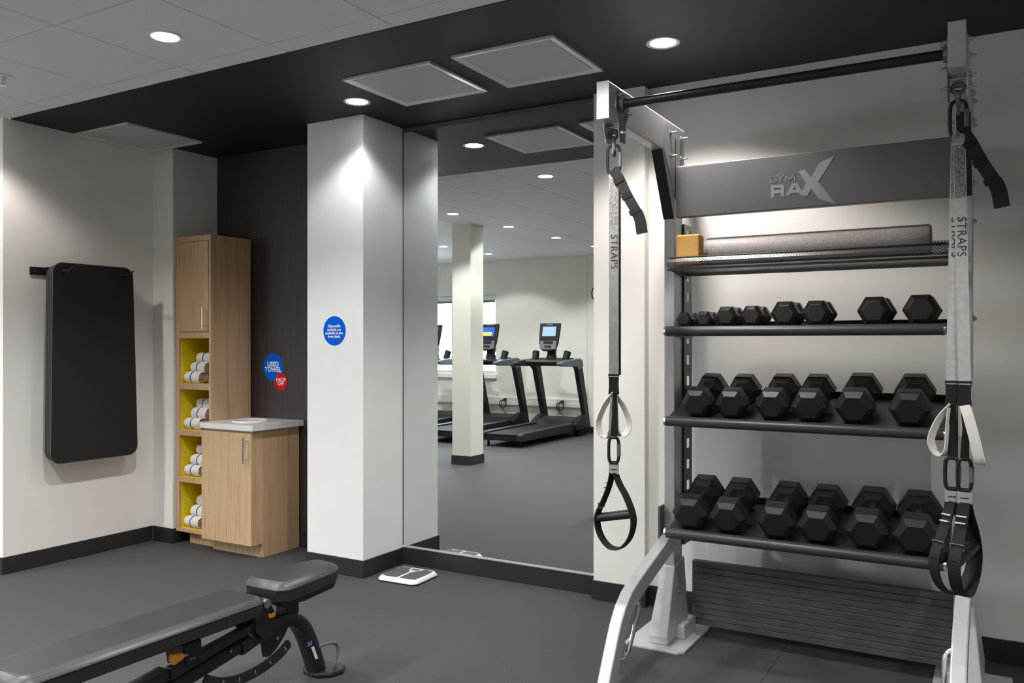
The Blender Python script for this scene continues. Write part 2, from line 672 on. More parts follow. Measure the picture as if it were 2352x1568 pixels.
def downlight(x, y, label, power, col, group, z=C, angle=130, blend=0.45):
    t = thing('downlight', label, 'downlight', (x, y, z), group=group)
    b = bm_new()
    n = 28
    r0, r1 = 0.058, 0.074
    A = [b.verts.new((r0 * math.cos(6.28318 * i / n), r0 * math.sin(6.28318 * i / n), -0.004)) for i in range(n)]
    B = [b.verts.new((r1 * math.cos(6.28318 * i / n), r1 * math.sin(6.28318 * i / n), -0.006)) for i in range(n)]
    D = [b.verts.new((r1 * math.cos(6.28318 * i / n), r1 * math.sin(6.28318 * i / n), 0.001)) for i in range(n)]
    for i in range(n):
        j = (i + 1) % n
        b.faces.new((A[i], B[i], B[j], A[j]))
        b.faces.new((B[i], D[i], D[j], B[j]))
    obj('trim_ring', b, WHITE_COL, t, local=True, smooth=True)
    b = bm_new()
    A = [b.verts.new((r0 * math.cos(6.28318 * i / n), r0 * math.sin(6.28318 * i / n), -0.004)) for i in range(n)]
    c = b.verts.new((0, 0, -0.0025))
    for i in range(n):
        b.faces.new((A[(i + 1) % n], A[i], c))
    obj('lens', b, LENS, t, local=True)
    ld = bpy.data.lights.new('downlight_lamp', 'SPOT')
    ld.energy = power
    ld.color = col
    ld.spot_size = R(angle)
    ld.spot_blend = blend
    ld.shadow_soft_size = 0.045
    lo = bpy.data.objects.new('downlight_lamp', ld)
    COL.objects.link(lo)
    lo.parent = t
    lo.location = (0, 0, -0.055)
    return t


WARM = (1.0, 0.93, 0.875)
NEUT = (1.0, 0.98, 0.96)
COOL = (0.95, 0.98, 1.0)
downlight(-3.051, 3.553, 'round recessed downlight in the black soffit in front of the white column', LAMP_SOFFIT, COOL, 'soffit downlights')
downlight(-1.285, 3.537, 'round recessed downlight in the black soffit above the dumbbell rack', LAMP_SOFFIT * 3.1, WARM, 'soffit downlights')
downlight(-3.125, 2.385, 'round recessed downlight in the white tile nearest the black soffit', LAMP_GRID * 0.8, NEUT, 'tile ceiling downlights')
gl = {(-4.80, 2.39): 'downlight in the white tile ceiling in front of the mat wall', (-4.86, 1.14): 'mirrored ceiling downlight nearest the mirror side of the square pillar',
      (-4.85, 0.03): 'mirrored ceiling downlight just beside the square pillar', (-4.84, -1.14): 'mirrored ceiling downlight above the nearer treadmill deck',
      (-4.80, -2.24): 'mirrored ceiling downlight closest to the wall clock', (-6.62, -1.21): 'mirrored ceiling downlight left of the square pillar',
      (-6.58, -2.32): 'mirrored ceiling downlight closest to the window'}
for (x, y), lab in gl.items():
    downlight(x, y, lab, LAMP_GRID * (0.36 if y > 2 else 0.95), WARM if y > 2 else NEUT, 'tile ceiling downlights')
for x, y, lab in ((-3.11, 1.16, 'unseen downlight in the tile ceiling between the bench and the pillar'), (-3.11, -1.2, 'unseen downlight in the tile ceiling behind the camera, left row'),  # unseen lamps that carry on the mirrored grid, added for more fill light
                  (-3.11, 0.0, 'unseen fill downlight in the tile ceiling over the left floor beside the camera'), (-6.60, 1.14, 'unseen fill downlight in the tile ceiling left of the pillar, next to the niche wall'), (-6.60, 0.03, 'unseen fill downlight in the tile ceiling left of the pillar, middle of the row'),
                  (-1.30, 2.39, 'unseen downlight in the tile ceiling in front of the rack'), (-1.30, 0.6, 'unseen downlight in the tile ceiling above the open floor left of the camera'), (-1.30, -1.2, 'unseen downlight in the tile ceiling behind the camera, middle row'),
                  (0.95, 1.75, 'added fill downlight in the tile ceiling to the right of the camera'), (0.55, 0.0, 'unseen downlight in the tile ceiling above the camera'),  # lamp right of the camera is off the grid, added to lighten that side
                  (-8.3, 1.1, 'unseen downlight in the tile ceiling by the far left wall'), (-8.3, -1.2, 'unseen downlight in the tile ceiling near the window')):
    downlight(x, y, lab, LAMP_GRID * (0.62 if x > 0.9 else 1.0), NEUT, 'tile ceiling downlights')

# ------------------------------------------------------------------ ceiling vents


def vent(x0, x1, y0, y1, label, zc=C - 0.002):
    cx, cy = (x0 + x1) / 2, (y0 + y1) / 2
    t = thing('ceiling_vent', label, 'vent', (cx, cy, zc), group='square ceiling vents')
    W, H = (x1 - x0) / 2, (y1 - y0) / 2
    f = 0.034
    b = bm_new()
    # mitred frame, outer edge proud, sloping inward
    zo, zi = -0.012, -0.006
    O = [b.verts.new(p) for p in ((-W, -H, zo), (W, -H, zo), (W, H, zo), (-W, H, zo))]
    I = [b.verts.new(p) for p in ((-W + f, -H + f, zi), (W - f, -H + f, zi), (W - f, H - f, zi), (-W + f, H - f, zi))]
    U = [b.verts.new(p) for p in ((-W, -H, 0), (W, -H, 0), (W, H, 0), (-W, H, 0))]
    K = [b.verts.new(p) for p in ((-W + f, -H + f, 0), (W - f, -H + f, 0), (W - f, H - f, 0), (-W + f, H - f, 0))]
    for i in range(4):
        j = (i + 1) % 4
        b.faces.new((O[j], O[i], I[i], I[j]))
        b.faces.new((O[i], O[j], U[j], U[i]))
        b.faces.new((I[j], I[i], K[i], K[j]))
    bmesh.ops.recalc_face_normals(b, faces=b.faces[:])
    obj('vent_frame', b, VENTFR, t, local=True)
    b = bm_new()
    box(b, -W + f + .004, W - f - .004, -H + f + .004, H - f - .004, -0.007, -0.002)
    obj('perforated_face', b, VENTM, t, local=True)
    b = bm_new()
    box(b, -W + f, W - f, -H + f, H - f, -0.002, -0.0005)
    obj('vent_backing', b, BLACKM, t, local=True)
    return t


vent(-5.063, -4.53, 3.19, 3.745, 'square perforated ceiling vent at the left wall above the towel cabinet')
vent(-2.85, -2.315, 3.21, 3.731, 'square perforated ceiling vent nearer the white column')
vent(-2.19, -1.659, 3.207, 3.73, 'square perforated ceiling vent nearer the pull-up bar')

# sprinkler head
t = thing('sprinkler_head', 'small chrome sprinkler head under the white ceiling tiles', 'sprinkler', (-4.276, 2.33, C))
b = bm_new()
cyl(b, (0, 0, 0), (0, 0, -0.006), 0.038, 0.034, 24)
obj('escutcheon', b, SCALEW, t, local=True, smooth=True)
b = bm_new()
cyl(b, (0, 0, -0.006), (0, 0, -0.030), 0.010, 0.008, 12)
obj('body', b, CHROME, t, local=True, smooth=True)
b = bm_new()
tube(b, [(-.009, 0, -.026), (-.013, 0, -.038), (0, 0, -.05)], .0022, 6)
tube(b, [(.009, 0, -.026), (.013, 0, -.038), (0, 0, -.05)], .0022, 6)
obj('yoke', b, CHROME, t, local=True, smooth=True)
b = bm_new()
cyl(b, (0, 0, -.050), (0, 0, -.052), .017, .017, 16)
obj('deflector', b, CHROME, t, local=True)

# ------------------------------------------------------------------ window behind the camera
wn = struct('window_1', box(bm_new(), WX0, WX1, YF - .12, YF - .10, WZ0 - .0, WZ0 + .05), WINFR)
for (x0, x1, z0, z1) in ((WX0, WX1, WZ1 - .05, WZ1), (WX0, WX0 + .05, WZ0 + .05, WZ1 - .05), (WX1 - .05, WX1, WZ0 + .05, WZ1 - .05), (-7.935, -7.875, WZ0 + .05, WZ1 - .05)):
    b = bm_new()
    box(b, x0, x1, YF - .125, YF - .085, z0, z1)
    obj('window_frame', b, WINFR, wn, bevel=.004)
for (x0, x1) in ((WX0 + .05, -7.935), (-7.875, WX1 - .05)):
    b = bm_new()
    box(b, x0, x1, YF - .112, YF - .106, WZ0 + .05, WZ1 - .05)
    obj('pane', b, GLASS, wn)
b = bm_new()
box(b, WX0 - .04, WX1 + .03, YF - .08, YF + .06, WZ0 - .07, WZ0)
obj('window_sill', b, WINFR, wn, bevel=.006)
t = thing('roller_blind', 'rolled-up grey window blind above the reflected window', 'blind', ((WX0 + WX1) / 2, YF, WZ1))
b = bm_new()
box(b, WX0 + .01, WX1 - .01, YF - .075, YF - .005, WZ1 - .085, WZ1 - .005)
obj('cassette', b, WINFR, t, bevel=.008)
b = bm_new()
box(b, WX0 + .03, WX1 - .03, YF - .05, YF - .04, WZ1 - .12, WZ1 - .085)
obj('hem_bar', b, TMSIL, t, bevel=.003)
# ground outside, seen through the window
bm = bm_new()
box(bm, -30, 15, -40, YF - .5, -1.2, -1.0)
o = obj('ground_outside', bm, mat('outside_ground', (0.35, 0.37, 0.36), 0.9, noise=0.1, nscale=1.0))
o['kind'] = 'structure'
# ------------------------------------------------------------------ tall towel cabinet
YT = 3.79
tc_ = thing('towel_cabinet', 'tall narrow oak cabinet with a door above four yellow towel cubbies', 'cabinet', (-4.68, 3.96, 0))
XA, XB = -4.853, -4.508
YBK = YB - .012
b = bm_new()
box(b, XA, XA + .031, YT, YBK, 0.085, 2.083)
obj('side_panel', b, OAK, tc_, bevel=.001)
b = bm_new()
prism(b, [(YT, 0.085), (YBK, 0.0), (YBK, 2.083), (YT, 2.083)][:0] or [(YT, 2.083), (YBK, 2.083), (YBK, 0.0), (YT + .06, 0.0), (YT + .06, 0.085), (YT, 0.085)], 'x', XB - .017, XB)
obj('side_panel', b, OAK, tc_, bevel=.001)
b = bm_new()
box(b, XA + .031, XB - .017, YT, YBK, 2.045, 2.083)
obj('top_panel', b, OAK, tc_, bevel=.001)
for z0, z1 in ((1.396, 1.436), (1.050, 1.090), (0.738, 0.776), (0.422, 0.458), (0.085, 0.109)):
    b = bm_new()
    box(b, XA + .031, XB - .017, YT + (.001 if z0 < 1.3 else 0), YBK - .01, z0, z1)
    sh = obj('shelf', b, OAK, tc_, bevel=.001)
    b = bm_new()
    box(b, XA + .036, XB - .018, YT + .02, YBK - .012, z1 - .0005, z1 + .0012)
    obj('yellow_shelf_liner', b, YELLOW, sh)
b = bm_new()
box(b, XA + .031, XB - .017, YBK - .012, YBK, 0.085, 2.045)
obj('back_panel', b, YELLOW, tc_)
b = bm_new()
box(b, XA + .0305, XA + .0335, YT + .018, YBK - .012, 0.109, 1.396)
obj('yellow_liner', b, YELLOW, tc_)
b = bm_new()
box(b, XB - .0195, XB - .0165, YT + .018, YBK - .012, 0.109, 1.396)
obj('yellow_liner', b, YELLOW, tc_)
# shelf pin holes as shallow dark studs in the liner
b = bm_new()
for zc in (1.375, 0.385, 0.355, 0.325, 0.295, 0.265, 0.235, 0.205, .70, .67, .64, .61, .58):
    cyl(b, (XA + .0333, YT + .05, zc), (XA + .0342, YT + .05, zc), .0028, .0028, 8)
obj('shelf_pin_holes', b, BLACKM, tc_)
b = bm_new()
box(b, XA + .066, XB - .017, YT + .06, YT + .075, 0.0, 0.085)
obj('toe_kick', b, OAK, tc_)
b = bm_new()
box(b, XA + .034, XB - .020, YT - .002, YT + .017, 1.439, 2.042)
dr = obj('door', b, OAK, tc_, bevel=.0012)


def bar_handle(parent, x, y, z0, z1):
    b_ = bm_new()
    cyl(b_, (x, y - .034, z0), (x, y - .034, z1), .0055, .0055, 12)
    for zz in (z0 + .025, z1 - .025):
        cyl(b_, (x, y - .034, zz), (x, y + .001, zz), .004, .004, 10)
    obj('handle', b_, CHROME, parent, smooth=True)


bar_handle(dr, -4.548, YT, 1.452, 1.603)

# ------------------------------------------------------------------ low cabinet with worktop
lc = thing('low_cabinet', 'low oak cabinet with one door in front of the dark wall', 'cabinet', (-4.28, 3.93, 0))
LA, LB, LY = -4.507, -4.05, 3.735
b = bm_new()
prism(b, [(LY + .0, 0.088), (LY + .075, 0.088), (LY + .085, 0.0), (YBK, 0.0), (YBK, 0.812), (LY, 0.812)], 'x', LB - .018, LB)
obj('side_panel', b, OAK, lc, bevel=.001)
b = bm_new()
prism(b, [(LY + .0, 0.088), (LY + .075, 0.088), (LY + .075, 0.0), (YBK, 0.0), (YBK, 0.812), (LY, 0.812)], 'x', LA, LA + .018)
obj('side_panel', b, OAK, lc, bevel=.001)
b = bm_new()
box(b, LA + .018, LB - .018, LY + .075, LY + .09, 0, 0.088)
obj('toe_kick', b, OAK, lc)
b = bm_new()
box(b, LA + .018, LB - .018, LY, YBK, 0.088, 0.106)
obj('bottom_panel', b, OAK, lc)
b = bm_new()
box(b, LA + .018, LB - .018, LY, LY + .02, 0.79, 0.812)
obj('top_rail', b, OAK, lc)
b = bm_new()
box(b, LA + .018, LB - .018, YBK - .01, YBK, 0.106, 0.812)
obj('back_panel', b, OAK, lc)
b = bm_new()
box(b, LA + .002, LB - .001, LY - .021, LY - .002, 0.090, 0.797)
dr = obj('door', b, OAK, lc, bevel=.0015)
bar_handle(dr, -4.084, LY - .021, 0.61, 0.775)
# worktop with a round drop hole
wt = thing('worktop', 'white quartz worktop with a round towel drop hole on the low cabinet', 'worktop', (-4.28, 3.93, 0.812))
b = bm_new()
wx0, wx1, wy0, wy1, wz0, wz1 = -4.507, -4.022, 3.700, YB - .001, 0.8125, 0.848
hc, hr = (-4.29, 3.925), 0.105
n = 48


def worktop_mesh(b):
    ring, rect = {}, {}
    outer = []
    for i in range(n):
        a = 2 * math.pi * i / n
        dx, dy = math.cos(a), math.sin(a)
        tt = 1e9
        if dx > 1e-9:
            tt = min(tt, (wx1 - hc[0]) / dx)
        if dx < -1e-9:
            tt = min(tt, (wx0 - hc[0]) / dx)
        if dy > 1e-9:
            tt = min(tt, (wy1 - hc[1]) / dy)
        if dy < -1e-9:
            tt = min(tt, (wy0 - hc[1]) / dy)
        outer.append((hc[0] + dx * tt, hc[1] + dy * tt))
    # snap the nearest sample to every corner
    for cx, cy in ((wx0, wy0), (wx1, wy0), (wx1, wy1), (wx0, wy1)):
        k = min(range(n), key=lambda q: (outer[q][0] - cx) ** 2 + (outer[q][1] - cy) ** 2)
        outer[k] = (cx, cy)
    inner = [(hc[0] + hr * math.cos(2 * math.pi * i / n), hc[1] + hr * math.sin(2 * math.pi * i / n)) for i in range(n)]
    O1 = [b.verts.new((x, y, wz1)) for x, y in outer]
    I1 = [b.verts.new((x, y, wz1)) for x, y in inner]
    O0 = [b.verts.new((x, y, wz0)) for x, y in outer]
    I0 = [b.verts.new((x, y, wz0)) for x, y in inner]
    for i in range(n):
        j = (i + 1) % n
        b.faces.new((I1[i], O1[i], O1[j], I1[j]))
        b.faces.new((O0[i], I0[i], I0[j], O0[j]))
        b.faces.new((O1[i], O0[i], O0[j], O1[j]))
        b.faces.new((I0[i], I1[i], I1[j], I0[j]))
    bmesh.ops.recalc_face_normals(b, faces=b.faces[:])


worktop_mesh(b)
obj('quartz_slab', b, MARBLE, wt)
b = bm_new()
for i in range(2):
    pass
ringp = [(hc[0] + (hr + .004) * math.cos(2 * math.pi * i / 40), hc[1] + (hr + .004) * math.sin(2 * math.pi * i / 40), wz1 + .002) for i in range(40)]
tube(b, ringp, .005, 8, closed=True)
obj('drop_hole_ring', b, SCALEW, wt, smooth=True)
b = bm_new()
cyl(b, (hc[0], hc[1], .70), (hc[0], hc[1], .705), hr + .02, hr + .02, 32)
obj('bin_liner', b, SCALEW, lc)

# ------------------------------------------------------------------ rolled towels


def towel(label):
    t = thing('rolled_towel', label, 'towel', group='rolled towels in the cabinet cubbies')
    r, L_ = 0.039, 0.155
    n_ = 26
    b_ = bm_new()

    def sec(x, rr, jig=0.0):
        return [b_.verts.new((x, rr * math.cos(2 * math.pi * i / n_) * 1.06, rr * math.sin(2 * math.pi * i / n_) * (0.98 + jig * math.sin(5 * i)))) for i in range(n_)]
    xs_ = [(-L_ / 2, r * .62), (-L_ / 2 + .006, r * .86), (-L_ / 2 + .018, r * .98), (-.03, r), (0.0, r * 1.01), (.03, r), (L_ / 2 - .012, r), (L_ / 2, r * .93)]
    rings = [sec(x, q, .01) for x, q in xs_]
    for A, B in zip(rings, rings[1:]):
        for i in range(n_):
            j = (i + 1) % n_
            b_.faces.new((A[i], A[j], B[j], B[i]))
    b_.faces.new(rings[0])
    bmesh.ops.recalc_face_normals(b_, faces=b_.faces[:])
    obj('terry_body', b_, TOWELM, t, local=True, smooth=True, angle=60)
    # spiral end: concentric wound layers stepping in and out
    b_ = bm_new()
    turns, k = 4.0, 90
    prev = None
    for s in range(k + 1):
        a = 2 * math.pi * turns * s / k
        rr = r * .96 * (1 - .9 * s / k)
        wv = .5 * (1 + math.sin(a * 3 + s)) * .0012
        p0 = b_.verts.new((L_ / 2 + .002 + wv, rr * math.cos(a) * 1.06, rr * math.sin(a)))
        p1 = b_.verts.new((L_ / 2 - .004, (rr - .0035) * math.cos(a) * 1.06, (rr - .0035) * math.sin(a)))
        p2 = b_.verts.new((L_ / 2 + .002 + wv, (rr - .0055) * math.cos(a) * 1.06, (rr - .0055) * math.sin(a)))
        if prev:
            b_.faces.new((prev[0], p0, p1, prev[1]))
            b_.faces.new((prev[1], p1, p2, prev[2]))
        prev = (p0, p1, p2)
    bmesh.ops.recalc_face_normals(b_, faces=b_.faces[:])
    obj('rolled_end', b_, TOWEL_SHADE, t, local=True)
    b_ = bm_new()
    rings = []
    for x in (-.0045, .0045):
        rings.append([b_.verts.new((x, (r * 1.02) * math.cos(2 * math.pi * i / n_) * 1.06, (r * 1.02) * math.sin(2 * math.pi * i / n_))) for i in range(n_)])
        rings.append([b_.verts.new((x, (r * .9) * math.cos(2 * math.pi * i / n_) * 1.06, (r * .9) * math.sin(2 * math.pi * i / n_))) for i in range(n_)])
    for A, B in ((rings[0], rings[2]), (rings[1], rings[0]), (rings[2], rings[3])):
        for i in range(n_):
            j = (i + 1) % n_
            b_.faces.new((A[i], A[j], B[j], B[i]))
    bmesh.ops.recalc_face_normals(b_, faces=b_.faces[:])
    obj('blue_stripe', b_, TOWELBL, t, local=True, smooth=True)
    return t


ordn = ['top', 'second', 'third', 'bottom']
proto = None
for ci, zb in enumerate((1.0912, 0.7772, 0.4592, 0.1102)):
    pz = 0.066
    spots = [('front roll of the lowest row', 3.845, 0, 0), ('middle roll of the lowest row', 3.928, 0, 0), ('rear roll of the lowest row', 4.011, 0, 0),
             ('front roll of the middle row', 3.8865, 1, 0), ('rear roll of the middle row', 3.9695, 1, 0), ('single roll on top of the pyramid', 3.928, 2, 0)]
    for nm, y, lev, _ in spots:
        lab = 'white blue-striped rolled towel, %s, in the %s cubby' % (nm, ordn[ci])
        if proto is None:
            proto = towel(lab)
            o = proto
        else:
            o = copy_tree(proto)
        o['label'] = lab
        o.location = (-4.728 + rnd.uniform(-.004, .004) + .012 * lev, y, zb + .0395 + lev * pz)
        o.rotation_euler = (rnd.uniform(0, 6.28), 0, rnd.uniform(-.03, .03))

# ------------------------------------------------------------------ stickers


def disc(b_, cx, cz, r, y, th=0.0012, n_=48):
    prism(b_, [(cx + r * math.cos(2 * math.pi * i / n_), cz + r * math.sin(2 * math.pi * i / n_)) for i in range(n_)], 'y', y - th, y)


def sticker_text(body, size, x, z, y, parent, m=WHITEP, off=0.0, line=1.0, space=1.0, name='lettering', sx=1.0):
    o = text_mesh(name, body, size, m, offset=off, line=line, space=space, extrude=.0004)
    o.parent = parent
    o.rotation_euler = (R(90), 0, 0)
    o.scale = (sx, 1, 1)
    o.location = Vector((x, y, z)) - parent.location
    return o


t = thing('round_sticker', 'round blue wall sticker reading USED TOWEL on the dark wall', 'sticker', (-4.304, YB, 1.198))
b = bm_new()
disc(b, -4.304, 1.198, .0945, YB)
obj('sticker_disc', b, BLUE, t)
sticker_text('USED\nTOWEL', .045, -4.304, 1.199, YB - .0017, t, off=.0015, line=.82)
t = thing('round_sticker', 'small round red wall sticker reading DROP OFF overlapping the blue one', 'sticker', (-4.228, YB, 1.099))
b = bm_new()
disc(b, -4.228, 1.099, .059, YB - .0022, th=.001)
obj('sticker_disc', b, REDM, t)
sticker_text('DROP\nOFF', .033, -4.228, 1.099, YB - .0037, t, off=.0004, line=.80)
t = thing('round_sticker', 'round blue sticker with four lines of white text on the white column', 'sticker', (-3.412, YC, 1.436))
b = bm_new()
disc(b, -3.412, 1.436, .0872, YC)
obj('sticker_disc', b, BLUE, t)
sticker_text('Disposable\nearbuds are\navailable at the\nfront desk.', .0225, -3.414, 1.433, YC - .0017, t, off=.0005, line=.92)

# ------------------------------------------------------------------ hanging exercise mats
hk = thing('mat_hanger', 'black steel wall bracket with two upturned hooks holding the mats', 'hanger', (XL, 3.2, 1.80))
b = bm_new()
box(b, XL, XL + .008, 2.915, 3.52, 1.778, 1.826)
obj('wall_bar', b, BLACKM, hk, bevel=.0015)
for yy in (2.943, 3.49):
    b = bm_new()
    cyl(b, (XL + .007, yy, 1.802), (XL + .011, yy, 1.802), .006, .005, 12)
    obj('screw', b, BOLTM, hk, smooth=True)
for yy in (3.035, 3.44):
    b = bm_new()
    tube(b, smoothpath([(XL + .005, yy, 1.800), (XL + .10, yy, 1.799), (XL + .19, yy, 1.800), (XL + .225, yy, 1.808), (XL + .25, yy, 1.826)], 5), .0052, 10)
    obj('hook', b, BLACKM, hk, smooth=True)
    b = bm_new()
    box(b, XL + .004, XL + .012, yy - .02, yy + .02, 1.775, 1.83)
    obj('hook_plate', b, BLACKM, hk)

mat_lab = ['black exercise mat at the front of the wall-hung stack', 'black exercise mat second from the front of the wall-hung stack', 'black exercise mat third from the front of the wall-hung stack', 'black exercise mat against the wall, at the back of the stack']
hole_y = (3.035, 3.44)


def mat_outline(y0t, y1t, y0b, y1b, zt, zb_, r):
    pts = []
    cor = [(y1t, zt, 0), (y0t, zt, 90), (y0b, zb_, 180), (y1b, zb_, 270)]
    sgn = {0: (-1, -1), 90: (1, -1), 180: (1, 1), 270: (-1, 1)}
    for (yy, zz, a0) in cor:
        sx, sz = sgn[a0]
        cx, cz = yy + sx * r, zz + sz * r
        for i in range(9):
            a = R(a0 + 90 * i / 8)
            pts.append((cx + r * math.cos(a), cz + r * math.sin(a)))
    return pts


for k in range(4):
    xf = -4.936 - 0.0245 * k
    th = .0215
    dz = -.004 * k
    t = thing('exercise_mat', mat_lab[k], 'mat', (xf - th / 2, 3.26, 0.63), group='hanging exercise mats')
    ol = mat_outline(2.982 + .004 * k, 3.522 - .002 * k, 2.966 + .006 * k, 3.553 - .004 * k, 1.853 + dz, .632 + .003 * k, .062)
    b = bm_new()
    prism(b, ol, 'x', xf - th, xf)
    # gentle sag of the free bottom half
    for v in b.verts:
        s = max(0, (1.2 - v.co.z) / .6)
        v.co.x += .004 * s * s * (1 - k * .2)
        if v.co.y > 3.3:
            v.co.y += .004 * math.sin((v.co.z - .63) / 1.22 * 3.14) * -1
    obj('foam_sheet', b, MATM, t, bevel=.004, segs=3)
    b = bm_new()
    edge = [(xf - .003 + .004 * max(0, (1.2 - z) / .6) ** 2 * (1 - k * .2), 3.2625 + (y - 3.2625) * 1.0035 - (.004 * math.sin((z - .63) / 1.22 * 3.14) if y > 3.3 else 0), 1.2425 + (z - 1.2425) * 1.0015) for y, z in ol]
    tube(b, edge, .0024, 6, closed=True)
    obj('edge_piping', b, MATEDGE, t, smooth=True)
    if k == 0:
        for yy in hole_y:
            b = bm_new()
            ring = [(xf + .001, yy + .011 * math.cos(2 * math.pi * i / 20), 1.795 + .013 * math.sin(2 * math.pi * i / 20)) for i in range(20)]
            tube(b, ring, .003, 8, closed=True)
            obj('grommet', b, BLACKM, t, smooth=True)

# ------------------------------------------------------------------ bathroom scale
sc_ = thing('bathroom_scale', 'low white floor scale with two dark grey foot pads by the mirror', 'scale', (-2.965, 3.90, 0), rotz=R(2.5))


def barrel(w_, h_, bulge, r, n_=6):
    base_ = rrect(w_, h_, r, 4)
    return base_


b = bm_new()
rows = []
for (z, s) in ((0.005, .965), (0.009, 1.0), (0.014, 1.0), (0.028, .915), (0.0305, .885)):
    poly = []
    for (x, y) in rrect(.265, .248, .03, 5):
        bx = 1 + .06 * (1 - (y / .124) ** 2) if abs(x) > .1 else 1
        by = 1 + .07 * (1 - (x / .1325) ** 2) if abs(y) > .1 else 1
        poly.append((x * bx * s, y * by * s, z))
    rows.append([b.verts.new(p) for p in poly])
for A, B in zip(rows, rows[1:]):
    for i in range(len(A)):
        j = (i + 1) % len(A)
        b.faces.new((A[i], A[j], B[j], B[i]))
b.faces.new(rows[-1])
b.faces.new(list(reversed(rows[0])))
bmesh.ops.recalc_face_normals(b, faces=b.faces[:])
obj('scale_body', b, SCALEW, sc_, local=True, smooth=True, angle=40)
for s in (-1, 1):
    b = bm_new()
    pts = [(s * .0085, -.105), (s * .075, -.108), (s * .118, -.098), (s * .122, 0), (s * .118, .092), (s * .075, .104), (s * .046, .107), (s * .042, .07), (s * .016, .035), (s * .0085, .01)]
    if s < 0:
        pts = pts[::-1]
    prism(b, [(x_ * .97, y_ * .97) for x_, y_ in pts], 'z', .029, .0322)
    obj('foot_pad', b, SCALEG, sc_, local=True, bevel=.001)
b = bm_new()
box(b, -.024, .024, .066, .090, .0300, .0315)
obj('display', b, SCALEG, sc_, local=True, bevel=.001)
for sx in (-1, 1):
    for sy in (-1, 1):
        b = bm_new()
        cyl(b, (sx * .1, sy * .09, 0), (sx * .1, sy * .09, .007), .012, .012, 12)
        obj('foot', b, BLKPL, sc_, local=True)

# ------------------------------------------------------------------ storage rack with pull-up bar
rk = thing('storage_rack', 'grey steel dumbbell storage rack with a pull-up bar and logo header', 'rack', (-0.71, 3.6, 0))
LX0, LX1 = -1.336, -1.286      # left frame tube
RX0, RX1 = -0.140, -0.090      # right frame tube
YR = 3.69


def rpart(name, b_, m, bevel=0.0, smooth=False, parent=None, segs=2):
    return obj(name, b_, m, parent or rk, bevel=bevel, smooth=smooth, segs=segs)


def bolt(x, y, z, d, parent=None, r=.0085, L_=.022):
    """hex bolt with washer pointing along x (d = +1 / -1)"""
    b_ = bm_new()
    cyl(b_, (x, y, z), (x + d * .003, y, z), r * 1.5, r * 1.5, 14)
    cyl(b_, (x + d * .003, y, z), (x + d * .011, y, z), r, r, 6)
    cyl(b_, (x + d * .011, y, z), (x + d * L_, y, z), r * .5, r * .5, 10)
    return obj('bolt', b_, BOLTM, parent or rk)


